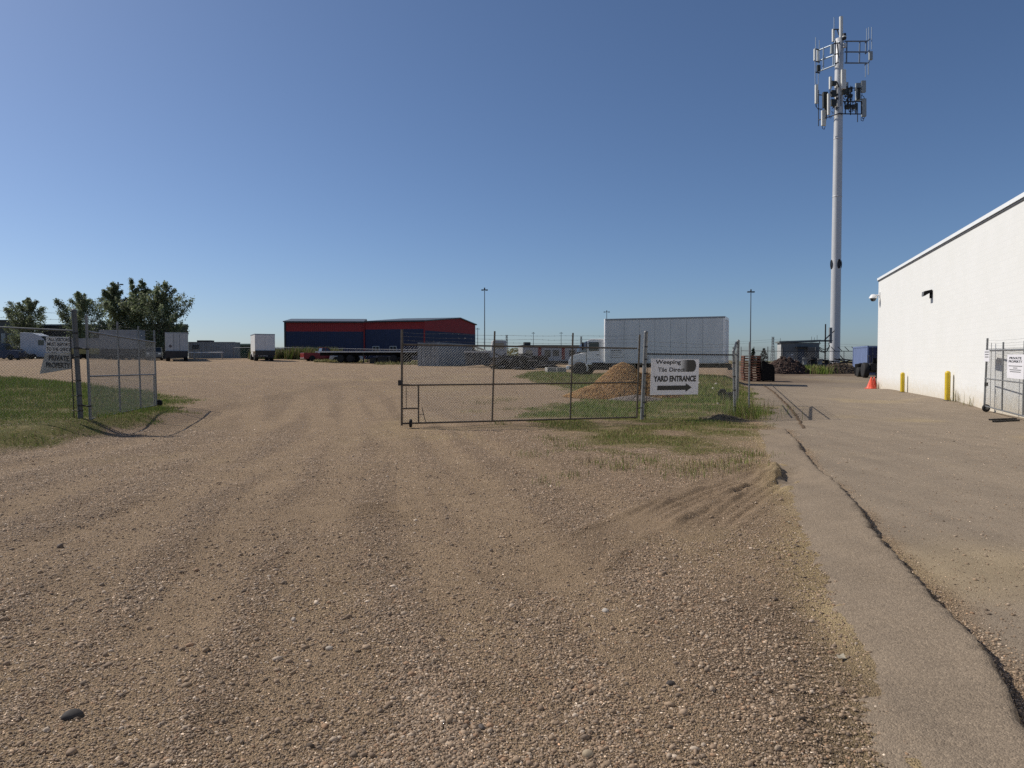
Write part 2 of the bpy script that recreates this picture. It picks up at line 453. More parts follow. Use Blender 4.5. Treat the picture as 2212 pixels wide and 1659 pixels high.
def ground_material(name):
    m = bpy.data.materials.new(name); m.use_nodes = True
    nt = m.node_tree; L = nt.links.new; N = nt.nodes.new
    b = nt.nodes["Principled BSDF"]; b.inputs["Roughness"].default_value = 0.92; b.inputs["Specular IOR Level"].default_value = 0.15
    tc = N("ShaderNodeTexCoord"); P = tc.outputs["Object"]
    zn = N("ShaderNodeAttribute"); zn.attribute_name = "tint"
    sep = N("ShaderNodeSeparateColor"); L(zn.outputs["Color"], sep.inputs[0])
    def noise(scale, detail=5, rough=.6, vec=None):
        n = N("ShaderNodeTexNoise"); n.inputs["Scale"].default_value = scale; n.inputs["Detail"].default_value = detail; n.inputs["Roughness"].default_value = rough
        L(vec or P, n.inputs["Vector"]); return n.outputs["Fac"]
    def ramp(fac, stops):
        r = N("ShaderNodeValToRGB"); e = r.color_ramp.elements
        while len(e) < len(stops): e.new(0.5)
        for el, (p, c) in zip(e, stops): el.position = p; el.color = (*c, 1)
        L(fac, r.inputs[0]); return r.outputs[0]
    def mix(f, a, c, mode='MIX'):
        x = N("ShaderNodeMix"); x.data_type = 'RGBA'; x.blend_type = mode
        if isinstance(f, float): x.inputs[0].default_value = f
        else: L(f, x.inputs[0])
        L(a, x.inputs[6]); L(c, x.inputs[7]); return x.outputs[2]
    big = noise(0.22, 5, .6)
    med = noise(1.6, 6, .65)
    mp = N("ShaderNodeMapping"); mp.inputs["Scale"].default_value = (2.2, 0.16, 1); mp.inputs["Rotation"].default_value = (0, 0, R(12)); L(P, mp.inputs[0])
    streak = noise(1.0, 5, .6, mp.outputs[0])
    mp2 = N("ShaderNodeMapping"); mp2.inputs["Scale"].default_value = (0.05, 0.6, 1); mp2.inputs["Rotation"].default_value = (0, 0, R(-8)); L(P, mp2.inputs[0])
    cross = noise(1.0, 4, .6, mp2.outputs[0])
    vor = N("ShaderNodeTexVoronoi"); vor.inputs["Scale"].default_value = 115; vor.inputs["Randomness"].default_value = 1; L(P, vor.inputs["Vector"])
    vor2 = N("ShaderNodeTexVoronoi"); vor2.inputs["Scale"].default_value = 44; L(P, vor2.inputs["Vector"])
    base = ramp(big, [(.34, (.195, .143, .094)), (.52, (.25, .188, .125)), (.68, (.305, .23, .150))])
    base = mix(.55, base, ramp(streak, [(.38, (.145, .108, .074)), (.5, (.24, .18, .12)), (.62, (.35, .265, .175))]))
    base = mix(.42, base, ramp(cross, [(.40, (.155, .118, .088)), (.5, (.22, .168, .122)), (.60, (.30, .232, .168))]))
    base = mix(.35, base, ramp(med, [(.34, (.125, .096, .074)), (.5, (.21, .16, .115)), (.68, (.31, .235, .168))]))
    stone = ramp(vor.outputs["Color"], [(.0, (.035, .028, .022)), (.3, (.14, .106, .073)), (.55, (.24, .183, .125)), (.8, (.36, .28, .195)), (1., (.66, .55, .43))])
    base = mix(.68, base, stone)
    wr = N("ShaderNodeAttribute"); wr.attribute_name = "wear_shade"
    up = N("ShaderNodeMapRange"); up.inputs[1].default_value = .5; up.inputs[2].default_value = 1.0; up.inputs[4].default_value = .50; L(wr.outputs["Fac"], up.inputs[0])
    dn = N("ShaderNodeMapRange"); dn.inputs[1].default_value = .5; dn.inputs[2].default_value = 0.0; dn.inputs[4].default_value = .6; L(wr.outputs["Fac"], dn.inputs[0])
    base = mix(up.outputs[0], base, ramp(med, [(.3, (.29, .222, .148)), (.7, (.40, .315, .215))]))
    base = mix(dn.outputs[0], base, ramp(vor.outputs["Color"], [(.0, (.06, .046, .034)), (.5, (.15, .115, .08)), (1., (.34, .27, .195))]))  # loose gravel darker: self-shadow of its stones put into the colour
    asphalt = mix(.5, ramp(med, [(.35, (.152, .134, .112)), (.65, (.222, .195, .162))]), ramp(vor.outputs["Color"], [(0, (.085, .073, .060)), (.5, (.185, .158, .124)), (1, (.33, .285, .225))]))
    asphalt = mix(dn.outputs[0], asphalt, ramp(vor.outputs['Color'], [(0, (.055, .048, .040)), (.5, (.115, .098, .078)), (1, (.24, .205, .165))]))
    asphalt = mix(.25, asphalt, ramp(streak, [(.35, (.12, .10, .082)), (.65, (.24, .20, .155))]))
    col = mix(sep.outputs[1], base, asphalt)
    sand = ramp(med, [(.3, (.255, .205, .110)), (.7, (.37, .305, .165))])
    sx = N("ShaderNodeMath"); sx.operation = 'MULTIPLY'; sx.inputs[1].default_value = .55; L(sep.outputs[2], sx.inputs[0])
    col = mix(sx.outputs[0], col, sand)
    turf = ramp(noise(9, 6, .7), [(.32, (.060, .070, .020)), (.5, (.115, .12, .036)), (.7, (.20, .17, .072))])
    turf = mix(.35, turf, ramp(med, [(.4, (.07, .092, .022)), (.62, (.21, .168, .09))]))
    col = mix(sep.outputs[0], col, turf)
    soilc = ramp(noise(2.2, 6, .7), [(.3, (.06, .046, .034)), (.7, (.15, .115, .085))])
    al = zn.outputs["Alpha"]
    col = mix(al, col, soilc)
    gn = N("ShaderNodeMix"); gn.data_type = 'RGBA'; gn.blend_type = 'MULTIPLY'; gn.inputs[0].default_value = 1; L(col, gn.inputs[6]); gn.inputs[7].default_value = (1.28, 1.19, 1.09, 1); gn.clamp_result = False
    L(gn.outputs[2], b.inputs["Base Color"])
    fine = noise(150, 3, .6)
    hsum = N("ShaderNodeMath"); hsum.operation = 'MULTIPLY_ADD'; L(vor.outputs["Distance"], hsum.inputs[0]); hsum.inputs[1].default_value = -1.0
    L(fine, hsum.inputs[2])
    h2 = N("ShaderNodeMath"); h2.operation = 'MULTIPLY_ADD'; L(vor2.outputs["Distance"], h2.inputs[0]); h2.inputs[1].default_value = -0.8; L(hsum.outputs[0], h2.inputs[2])
    inv = N("ShaderNodeMath"); inv.operation = 'MULTIPLY_ADD'; L(sep.outputs[1], inv.inputs[0]); inv.inputs[1].default_value = -.55; inv.inputs[2].default_value = .95
    bp = N("ShaderNodeBump"); bp.inputs["Distance"].default_value = 0.016; L(inv.outputs[0], bp.inputs["Strength"]); L(h2.outputs[0], bp.inputs["Height"])
    L(bp.outputs[0], b.inputs["Normal"])
    return m
GROUND = ground_material("gravel_ground")
ground = np_mesh("ground", np.stack([gx, gy, gzv], 1), faces, GROUND, smooth=True)
def put_wear_shade(o, v):
    a_ = o.data.attributes.new("wear_shade", 'FLOAT', 'POINT'); a_.data.foreach_set("value", np.asarray(v, np.float32))
def zones(o, r, g, b, a):
    at_ = o.data.attributes.new("tint", 'FLOAT_COLOR', 'POINT')
    at_.data.foreach_set("color", np.stack([r, g, b, a], 1).astype(np.float32).ravel())
zones(ground, np.clip(gmask, 0, 1), dmask * (1 - gmask), np.clip(smask, 0, 1) * (1 - gmask), np.maximum(np.clip(soil, 0, 1) * 0.8, soil0))
wv_ = wear_shade_at(gx, gy); put_wear_shade(ground, wv_ + (.5 - .14 * (poly_sd(gx, gy, SHPOLY) > -.1) - wv_) * np.clip(dmask, 0, 1))
tag(ground, "dusty brown gravel yard sloping up behind the open gates", kind="structure")

# broken edge of the asphalt shoulder: a crumbling lip standing a few centimetres above the driveway
def lip_strip(name, pts, hmax, wide, label, dark=0.0):
    P = np.array(pts); seg = np.hypot(*(P[1:] - P[:-1]).T); arc = np.concatenate([[0], np.cumsum(seg)])
    S_ = np.arange(0, arc[-1], 0.02)
    px_ = np.interp(S_, arc, P[:, 0]); py_ = np.interp(S_, arc, P[:, 1])
    for _ in range(60):
        px_[1:-1] = (px_[:-2] + 2 * px_[1:-1] + px_[2:]) / 4; py_[1:-1] = (py_[:-2] + 2 * py_[1:-1] + py_[2:]) / 4
    tx = np.gradient(px_); ty = np.gradient(py_); tl = np.hypot(tx, ty); tx /= tl; ty /= tl
    wob = (fbm(S_, S_ * 0, 2.2, 5, 4) - .47) * 0.11 + (vnoise(S_ * 14, S_ * 0, 6) - .5) * 0.03
    H = hmax * (0.45 + 1.1 * vnoise(S_ * .8, S_ * 0, 9)) * ss(0, .4, S_) * ss(S_[-1], S_[-1] - .4, S_) + 0.004
    prof = [(-wide, -.22), (-wide * .75, .15), (-wide * .5, .42), (-wide * .3, .68), (-wide * .15, .88), (-.05, 1.0), (-.02, .97), (0, .80), (.012, .45), (.02, .1), (.045, -.25)]
    rows = []
    for (o_, hh) in prof:
        off = o_ + wob * (1 if o_ > -.06 else 0.3)
        x = px_ - ty * off; y = py_ + tx * off
        base = gz(x, y) + relief(x, y)
        z = base + hh * H + (vnoise(x * 40, y * 40, 2) - .5) * .010
        z = z if hh > -.01 else base - .012
        rows.append(np.stack([x, y, z], 1))
    V = np.concatenate(rows); n = len(S_); k = len(prof)
    a, c = np.meshgrid(np.arange(k - 1), np.arange(n - 1), indexing='ij'); b0 = (a * n + c).ravel()
    o = np_mesh(name, V, np.stack([b0, b0 + 1, b0 + n + 1, b0 + n], 1), GROUND, smooth=True)
    z0 = np.zeros(len(V)); fade = z0 + 1.0; zones(o, z0, fade * .9, z0 + .25 * (1 - fade), z0 + dark)
    put_wear_shade(o, z0 + .36 + .14 * dark); tag(o, label, kind="structure")
    return o
lip_strip("asphalt_shoulder", LIP, 0.055, 0.7, "worn asphalt shoulder ending in a broken edge beside the driveway")
lip_strip("driveway_crack", CRACK, 0.035, 0.07, "raised crack winding down the driveway past the fence", 1.0)

# ------------------------------------------------------------------ loose stones (stuff) and a few big ones
ICO = []
_p = (1 + 5 ** .5) / 2
ICO_V = np.array([(-1, _p, 0), (1, _p, 0), (-1, -_p, 0), (1, -_p, 0), (0, -1, _p), (0, 1, _p), (0, -1, -_p), (0, 1, -_p), (_p, 0, -1), (_p, 0, 1), (-_p, 0, -1), (-_p, 0, 1)]) / math.hypot(1, _p)
ICO_F = np.array([(0, 11, 5), (0, 5, 1), (0, 1, 7), (0, 7, 10), (0, 10, 11), (1, 5, 9), (5, 11, 4), (11, 10, 2), (10, 7, 6), (7, 1, 8), (3, 9, 4), (3, 4, 2), (3, 2, 6), (3, 6, 8), (3, 8, 9), (4, 9, 5), (2, 4, 11), (6, 2, 10), (8, 6, 7), (9, 8, 1)])
OCT_V = np.array([(1, 0, 0), (0, 1, 0), (-1, 0, 0), (0, -1, 0), (0, 0, 1), (0, 0, -1)], float); OCT_F = np.array([(0, 1, 4), (1, 2, 4), (2, 3, 4), (3, 0, 4)])
def stones_mesh(name, x, y, z, r, tintv, flat=(.45, .8), mat=STONEM, low=False):
    n = len(x); g = nrng; BV, BF = (OCT_V, OCT_F) if low else (ICO_V, ICO_F); nv = len(BV)
    V = BV[None] * (1 + g.uniform(-.22, .22, (n, nv, 1)))
    V = V * np.stack([r * g.uniform(.8, 1.35, n), r * g.uniform(.6, 1.0, n), r * g.uniform(*flat, n)], 1)[:, None, :]
    a = g.uniform(0, 2 * math.pi, n); c, s = np.cos(a)[:, None], np.sin(a)[:, None]
    X = V[:, :, 0] * c - V[:, :, 1] * s; Y = V[:, :, 0] * s + V[:, :, 1] * c
    W = np.stack([X + x[:, None], Y + y[:, None], V[:, :, 2] + z[:, None]], 2).reshape(-1, 3)
    Fc = (BF[None] + (np.arange(n) * nv)[:, None, None]).reshape(-1, 3)
    return np_mesh(name, W, Fc, mat, smooth=True, tint=np.repeat(tintv, nv, 0))
def stone_tints(n, bright=1.0):
    pal = np.array([(.23, .18, .13), (.20, .155, .115), (.27, .215, .16), (.17, .138, .108), (.14, .114, .09), (.33, .28, .225), (.42, .37, .31), (.24, .165, .11), (.085, .068, .052)])
    w = np.array([.24, .2, .16, .12, .08, .09, .03, .06, .02]); k = nrng.choice(len(pal), n, p=w / w.sum())
    return pal[k] * nrng.uniform(.8, 1.2, (n, 1)) * bright
N0 = 1000000
D_ = 2.5 * (17 / 2.5) ** nrng.uniform(0, 1, N0)
X_ = D_ * nrng.uniform(-.78, .78, N0)
dens = .35 + ss(.30, .62, fbm(X_, D_, .9, 41, 4)) * .45 + .2 * ss(.3, .7, fbm(X_, D_, .25, 44, 2))
dens *= 1 - .94 * ss(-.1, .25, poly_sd(X_, D_, DRIVE))
for q_ in TRACKS:
    td_, _, _ = line_d(X_, D_, q_); dens *= 1 - .8 * ss(.45, .25, td_)
ld, ls_, la = line_d(X_, D_, LIP); dens *= 1 - .85 * ss(-.1, .15, poly_sd(X_, D_, SHOULD + LIP[::-1]))
sd_, _, _ = line_d(X_, D_, SHOULD); dens *= 1 - .6 * np.exp(-(sd_ / .4) ** 2)
dens *= 1 - .9 * ss(-.2, .3, np.maximum(poly_sd(X_, D_, GRASS_R), poly_sd(X_, D_, GRASS_L)))
wv = wear_shade_at(X_, D_); dens *= np.clip(1.7 - 1.45 * wv, .22, 1.4)
keep = nrng.uniform(0, 1, N0) < dens * .9
X_, D_ = X_[keep], D_[keep]; n_ = len(X_)
rad = np.exp(nrng.normal(math.log(.0038), .55, n_)); rad = np.clip(rad, .0018, .026); rad = np.maximum(rad, .00050 * D_)
zz_ = gz(X_, D_) + relief(X_, D_) + rad * .16; tt_ = stone_tints(n_) * np.array([1.24, 1.14, 1.04]); big_ = (rad > .0062) & (rad / D_ > .0009)
o = stones_mesh("loose_gravel", X_[big_], D_[big_], zz_[big_], rad[big_], tt_[big_], flat=(.4, .8)); tag(o, "loose pebbles and small stones scattered over the dirt yard", kind="stuff")
o = stones_mesh("fine_gravel", X_[~big_], D_[~big_], zz_[~big_] + rad[~big_] * .40, rad[~big_] * 1.2, tt_[~big_] * np.exp(nrng.normal(-.06, .42, (int((~big_).sum()), 1))), flat=(.5, .9), low=True); tag(o, "fine grit covering the dirt yard between the pebbles", kind="stuff")
for (xd, yd, r, tint, lab) in [(158, 1548, .045, (.05, .045, .042), "dark rounded stone in the dirt at the photo's lower left"),
                          (1270, 1622, .036, (.36, .29, .20), "pale oval stone in the gravel near the photo's bottom edge"),
                          (634, 1331, .032, (.40, .34, .28), "flat pale stone lying on the gravel left of centre"),
                          (1308, 1315, .030, (.45, .40, .34), "white stone half buried in the dirt right of centre"),
                          (1040, 1568, .024, (.10, .085, .075), "small dark stone in the gravel near the bottom centre"),
                          (712, 1391, .030, (.42, .36, .29), "pale flat stone between pebbles at the left centre"),
                          (130, 1180, .045, (.13, .10, .08), "brown stone at the left edge of the gravel yard"),
                          (1448, 1470, .03, (.06, .05, .045), "dark stone in front of the sandy rut")]:
    p = ground_at(xd, yd)
    one = lambda v: np.array([v])
    o = stones_mesh("stone", one(0.), one(0.), one(0.), one(r), np.array([tint]), flat=(.6, .75))
    s_ = o.modifiers.new("smooth", 'SUBSURF'); s_.levels = 2; s_.render_levels = 2
    o.location = (p.x, p.y, p.z + relief(one(p.x), one(p.y))[0] + r * .22)
    tag(o, lab, "stone")

# ------------------------------------------------------------------ grass (stuff)
def blades(name, x, y, h, w, tint, label, lean=.45, kind="stuff", parent=None, zoff=0.0):
    n = len(x); z = gz(x, y) + (relief(x, y) if np.max(y) < 60 else 0) - .004 + zoff
    a = nrng.uniform(0, 2 * math.pi, n); l = nrng.uniform(0, lean, n) * h; la_ = nrng.uniform(0, 2 * math.pi, n)
    dx, dy = np.cos(a) * w / 2, np.sin(a) * w / 2
    lx, ly = np.cos(la_) * l, np.sin(la_) * l
    b0 = np.stack([x - dx, y - dy, z], 1); b1 = np.stack([x + dx, y + dy, z], 1)
    m0 = np.stack([x - dx * .7 + lx * .35, y - dy * .7 + ly * .35, z + h * .6], 1); m1 = np.stack([x + dx * .7 + lx * .35, y + dy * .7 + ly * .35, z + h * .6], 1)
    t = np.stack([x + lx, y + ly, z + np.sqrt(np.maximum(h * h - l * l * .6, .2 * h * h))], 1)
    V = np.stack([b0, b1, m1, m0, t], 1).reshape(-1, 3)
    k = (np.arange(n) * 5)[:, None]
    F3 = np.concatenate([k + np.array([[0, 1, 2]]), k + np.array([[0, 2, 3]]), k + np.array([[3, 2, 4]])])
    o = np_mesh(name, V, F3, GRASSM, tint=np.repeat(tint, 5, 0), parent=parent)
    tag(o, label, kind=kind) if kind else None
    return o
def grass_tints(n, dry):
    green = np.array([(.128, .185, .030), (.155, .222, .039), (.19, .245, .052), (.097, .14, .027)])
    straw = np.array([(.30, .25, .12), (.24, .185, .085), (.34, .28, .14), (.18, .135, .065)])
    g = green[nrng.integers(0, 4, n)]; s = straw[nrng.integers(0, 4, n)]
    d = (nrng.uniform(0, 1, n) < dry)[:, None]
    return np.where(d, s, g) * nrng.uniform(.75, 1.3, (n, 1))
def scatter(poly, n):
    P = np.array(poly); lo = P.min(0); hi = P.max(0)
    # denser where it is nearer the camera
    x = nrng.uniform(lo[0], hi[0], n * 4); y = nrng.uniform(max(lo[1], 8), hi[1], n * 4)
    p = (lo[1] / y) ** 1.6
    k = nrng.uniform(0, 1, n * 4) < p
    x, y = x[k], y[k]
    return x[:n], y[:n]
def lawn(poly, n, name, label, dryness, tall=0.0):
    x, y = scatter(poly, n)
    sd = poly_sd(x, y, poly); nn = fbm(x, y, 1.3, 31, 4) - .47; n3 = fbm(x, y, .8, 55, 3)
    k = (sd + nn * 2.2 > -0.3) & (nrng.uniform(0, 1, len(x)) < ss(.16 + .05 * ss(20, 18.5, y) * (x > -5), .44 + .06 * ss(20, 18.5, y) * (x > -5), n3) * .9 + .1)
    x, y, sd, n3 = x[k], y[k], sd[k], n3[k]
    h = .72 * (.035 + tall + .055 * ss(.3, .62, n3) + .05 * ss(19.2, 22, y)) * nrng.uniform(.5, 1.5, len(x)) * (.55 + .45 * ss(-.2, .9, sd)) * (1 + .9 * ss(22, 45, y))
    w = .006 + .0005 * np.maximum(y - 10, 0)
    dry = np.clip(dryness(x, y) + (0.5 - n3) * 1.1, .04, .95)
    return blades(name, x, y, h, w, grass_tints(len(x), dry), label)
lawn(GRASS_R, 230000, "grass", "patchy dry and green grass around the pebble mound and yard entrance sign",
     lambda x, y: .66 - .44 * ss(18.2, 20.0, y) + .25 * ss(30, 40, y))
lawn(GRASS_L, 260000, "grass", "green grass verge under the fence and open gate at left",
     lambda x, y: .40 - .22 * ss(-9.6, -10.6, x), .045)
# sparse tufts on the gravel edges
tx_, ty_ = [], []
for (xd, yd, rad_, m) in [(1150, 985, .5, 60), (1290, 1000, .6, 90), (1345, 1012, .4, 90), (1480, 1020, .9, 240), (1540, 1010, .7, 200), (1600, 1000, .6, 160), (1630, 985, .5, 140), (1240, 1030, .3, 40), (1180, 1045, .3, 30),
                     (1050, 872, 1.2, 160), (1090, 865, 1.0, 140), (1100, 885, .8, 120), (1020, 890, .6, 60), (1190, 950, .7, 160), (1230, 965, .6, 180), (1400, 1000, .8, 160), (380, 872, .8, 120), (350, 858, .8, 100), (1080, 918, .5, 70), (90, 962, .5, 60), (1610, 905, .4, 160), (1625, 925, .4, 120)]:
    p = ground_at(xd, yd); ang = nrng.uniform(0, 6.28, m); q = rad_ * np.sqrt(nrng.uniform(0, 1, m)) * nrng.uniform(.2, 1, m)
    tx_.append(p.x + q * np.cos(ang)); ty_.append(p.y + q * np.sin(ang) * 1.2)
tx_ = np.concatenate(tx_); ty_ = np.concatenate(ty_)
blades("grass", tx_, ty_, nrng.uniform(.04, .15, len(tx_)), np.full(len(tx_), .008), grass_tints(len(tx_), .6), "sparse weed tufts growing through the gravel")
# tall weeds by the driveway fence posts and at the yard's far edge
wx = np.concatenate([nrng.normal(6.9, .22, 500), nrng.normal(7.9, .3, 400), nrng.normal(6.6, .25, 300)]); wy = np.concatenate([nrng.normal(21.3, .7, 500), nrng.normal(24.5, 1.3, 400), nrng.normal(20.5, .3, 300)])
blades("tall_weeds", wx, wy, nrng.uniform(.15, .55, len(wx)), np.full(len(wx), .012), grass_tints(len(wx), .35), "tall green and yellow weeds at the foot of the driveway fence")
wx = np.concatenate([nrng.uniform(-34, -26.5, 2600), nrng.uniform(-40, -35.5, 900), nrng.uniform(-26, 2, 1500)]); wy = np.concatenate([nrng.uniform(106, 111, 2600), nrng.uniform(107, 113, 900), nrng.uniform(95, 99, 1500)])
hh = np.concatenate([nrng.uniform(.6, 2.2, 2600), nrng.uniform(.5, 2.0, 900), nrng.uniform(.2, .5, 1500)])
blades("tall_weeds", wx, wy, hh, np.full(len(wx), .10), grass_tints(len(wx), .5) * .85, "tall brown and green weeds along the far fence")
wx = nrng.uniform(-26, -19.5, 700); wy = nrng.uniform(93.0, 94.2, 700)
blades("dry_weeds", wx, wy, nrng.uniform(.15, .5, 700), np.full(700, .12), np.array([(.30, .28, .13)]) * nrng.uniform(.7, 1.25, (700, 1)), "pale yellow weeds under the edge of the flatbed trailer", lean=1.2)
wx = nrng.uniform(-16.5, -11.0, 420); wy = nrng.uniform(84, 88, 420)
blades("dry_weeds", wx, wy, nrng.uniform(.15, .45, 420), np.full(420, .10), np.array([(.24, .23, .10)]) * nrng.uniform(.6, 1.25, (420, 1)), "dry weeds between the flatbed trailer and the grey container", lean=1.0)
wx = nrng.normal(28.2, .55, 900); wy = nrng.normal(66.0, .7, 900)
blades("tall_weeds", wx, wy, nrng.uniform(.2, .95, 900), np.full(900, .06), grass_tints(900, .35) * 1.3, "yellow green weeds between the dirt heaps by the mast")
wx = np.concatenate([nrng.normal(21.45, .12, 60), nrng.normal(16.6, .1, 30), nrng.normal(16.1, .1, 20)]); wy = np.concatenate([nrng.normal(41.2, .5, 60), nrng.normal(26.6, .2, 30), nrng.normal(25.0, .3, 20)])
blades("tall_weeds", wx, wy, nrng.uniform(.12, .55, len(wx)), np.full(len(wx), .014), grass_tints(len(wx), .7), "dry weeds sprouting along the foot of the white wall")
# ------------------------------------------------------------------ chain link helpers
def lerp3(a, b, t): return Vector(a) * (1 - t) + Vector(b) * t
def chain_mesh(mb, bl, br, tl, tr, pitch=.068, r=.0021):
    bl, br, tl, tr = map(Vector, (bl, br, tl, tr))
    Lx = ((br - bl).length + (tr - tl).length) / 2; H = ((tl - bl).length + (tr - br).length) / 2
    nrm = (br - bl).cross(tl - bl).normalized()
    def pt(u, v):
        s, t = u / Lx, v / H
        return lerp3(lerp3(bl, br, s), lerp3(tl, tr, s), t)
    for sgn in (1, -1):
        c = -H if sgn > 0 else 0.0
        end = Lx if sgn > 0 else Lx + H
        while c < end:
            # line u = c + v (sgn>0) or u = c - v
            v0 = max(0, -c) if sgn > 0 else max(0, c - Lx)
            v1 = min(H, Lx - c) if sgn > 0 else min(H, c)
            if v1 - v0 > .02:
                off = nrm * r * 1.1 * sgn
                n = 3 if (v1 - v0) > .8 else 1
                ps = [pt(c + sgn * v, v) + off for v in np.linspace(v0, v1, n + 1)]
                for a, b in zip(ps[:-1], ps[1:]): mb.tube(a, b, r, 3, caps=False)
            c += pitch
    return mb
def barbed(mb, a, b, sag=.03, r=.0035, barbs=True, seed=0):
    g = random.Random(seed); a = Vector(a); b = Vector(b); L = (b - a).length; n = max(4, int(L / .35)); pts = []
    for i in range(n + 1):
        t = i / n; p = a.lerp(b, t); p.z -= sag * 4 * t * (1 - t) + (g.uniform(-.012, .012) if 0 < i < n else 0); pts.append(p)
    mb.path(pts, r, 4)
    if barbs:
        k = int(L / .16)
        for i in range(1, k):
            t = i / k * n; j = min(n - 1, int(t)); p = pts[j].lerp(pts[j + 1], t - j)
            d = Vector((g.uniform(-1, 1), g.uniform(-1, 1), g.uniform(-1, 1))).normalized() * .022
            mb.tube(p - d, p + d, .0028, 3)
    return mb
def tie(mb, p, r): mb.tube(Vector(p) - Vector((0, 0, .018)), Vector(p) + Vector((0, 0, .018)), r, 8)

# ------------------------------------------------------------------ right hand gate leaf (closed across the opening)
A0 = Vector((-2.74, 17.6, .10)); B0 = Vector((3.44, 19.55, .10))
def ga(t, z): return A0.lerp(B0, t) * 1 + Vector((0, 0, z - .10))
g = thing("chain_link_gate", "wide rusty chain link gate leaf closed across the yard, resting on a small wheel", "gate", (A0.x, A0.y, 0))
zt = lambda t: 2.06 - .06 * t
fr = MB(True)
fr.tube(ga(0, .05), ga(0, 2.43) + Vector((0.02, 0, 0)), .028, 8); fr.tube(ga(1, .08), ga(1, 2.38) + Vector((.07, 0, 0)), .026, 8)
fr.tube(ga(0, .10), ga(1, .10), .022, 8); fr.tube(ga(0, 1.05), ga(1, 1.06), .020, 8); fr.tube(ga(0, zt(0)), ga(1, zt(1)), .021, 8)
for t, zz in ((.365, 2.42), (.70, 2.40)): fr.tube(ga(t, .10) - Vector((.03, 0, 0)), ga(t, zz) + Vector((.04, 0, 0)), .023, 8)
fr.tube(ga(.065, .10), ga(.065, 1.05), .02, 8); fr.tube(ga(0, .47), ga(.065, .47), .018, 8)
fr.build("frame", RUSTY, g)
m = MB(True); chain_mesh(m, ga(.005, .12), ga(.995, .12), ga(.005, zt(0) - .02), ga(.995, zt(1) - .02)); m.build("mesh_panel", WIRE, g)
for i, z in enumerate((2.17, 2.26, 2.36)):
    m = MB(True); barbed(m, ga(0, z), ga(1, z - .01 if i < 2 else z), .05, seed=i); m.build("barbed_wire", WIRE, g)
m = MB(True); wp = ga(.036, .105); d_ = (B0 - A0).normalized(); nrm_ = Vector((-d_.y, d_.x, 0))
m.lathe(wp + Vector((0, 0, 0)) + Vector((0, -.06, 0)), [(.03, -.028), (.095, -.028), (.105, -.015), (.105, .015), (.095, .028), (.03, .028)], 18, axis='x'); m.build("wheel", RUBBER, g)
m = MB(True); m.obox(ga(-.004, 1.12) + Vector((0, -.04, 0)), (.05, 0, 0), (0, .03, 0), (0, 0, .06)); m.tube(ga(-.012, 1.06), ga(.03, 1.06), .018, 6); m.build("latch", DARK, g)
m = MB(True)
for k in range(16):
    p = ga(.018, 1.0 - k * .034) + Vector((.004 * (k % 2), -.03, 0)); m.obox(p, (.008, 0, 0) if k % 2 else (.003, .004, 0), (0, .008, 0), (0, 0, .02))
m.build("chain", DARK, g)
m = MB(True); m.tube(ga(.078, .50), ga(.092, .12) + Vector((0, .02, 0)), .010, 6); m.tube(ga(.066, .32), ga(.085, .32), .008, 5); m.build("drop_rod", DARK, g)

# right gate post, fence with sign, corner
post_base = Vector((3.63, 19.8, 0)); corner = Vector((6.52, 20.72, 0))
fz = [G(post_base.x, post_base.y), G(corner.x, corner.y)]
f = thing("chain_link_fence", "short chain link fence panel topped with barbed wire between gate post and corner post", "fence", (post_base.x, post_base.y, fz[0]))
m = MB(True); m.tube(post_base + Vector((0, 0, -.05)), post_base + Vector((.10, 0, 2.44)), .055, 14); m.lathe(post_base + Vector((.10, 0, 2.44)), [(.06, 0), (.06, .02), (.03, .05), (.004, .06)], 14); m.build("gate_post", GALV, f)
m = MB(True); m.tube(corner + Vector((0, 0, -.05)), corner + Vector((-.06, 0, 1.93)), .042, 12); m.lathe(corner + Vector((-.06, 0, 1.93)), [(.046, 0), (.046, .03), (.02, .06), (.004, .065)], 12); m.build("corner_post", GALV, f)
tl = post_base + Vector((.09, 0, 1.85)); tr = corner + Vector((-.055, 0, 1.83))
m = MB(True); m.tube(tl, tr, .021, 8); m.build("top_rail", DARK, f)
m = MB(True); chain_mesh(m, post_base + Vector((.06, -.03, .04)), corner + Vector((0, -.03, .04)), tl + Vector((0, -.03, .03)), tr + Vector((0, -.03, .03))); m.build("mesh_panel", WIRE, f)
for i, z in enumerate((1.96, 2.08, 2.20)):
    m = MB(True); barbed(m, post_base + Vector((.1, 0, z)), Vector((7.6, 24.2, z + .02)) if i == 2 else corner + Vector((-.06, 0, z - .02)), .03, seed=10 + i); m.build("barbed_wire", WIRE, f)
for z in (.12, .5, .9, 1.3, 1.7, 2.05):
    m = MB(True); tie(m, post_base + Vector((.03 + .03 * z, 0, z)), .062); m.build("tension_band", DARK, f)
for z in (.3, .8, 1.2, 1.6): m = MB(True); tie(m, corner + Vector((-.03 * z, 0, z)), .048); m.build("tension_band", DARK, f)
m = MB(True); m.tube(post_base + Vector((.09, -.03, .05)), post_base + Vector((.16, -.03, 1.8)), .006, 5)
m.build("tension_bar", DARK, f)
# hinge pieces joining post and gate
for z in (.35, 1.55): m = MB(True); m.tube(post_base + Vector((.02 + .03 * z, 0, z)), ga(1, z) + Vector((.03 * z, 0, 0)), .016, 6); m.build("hinge", DARK, f)

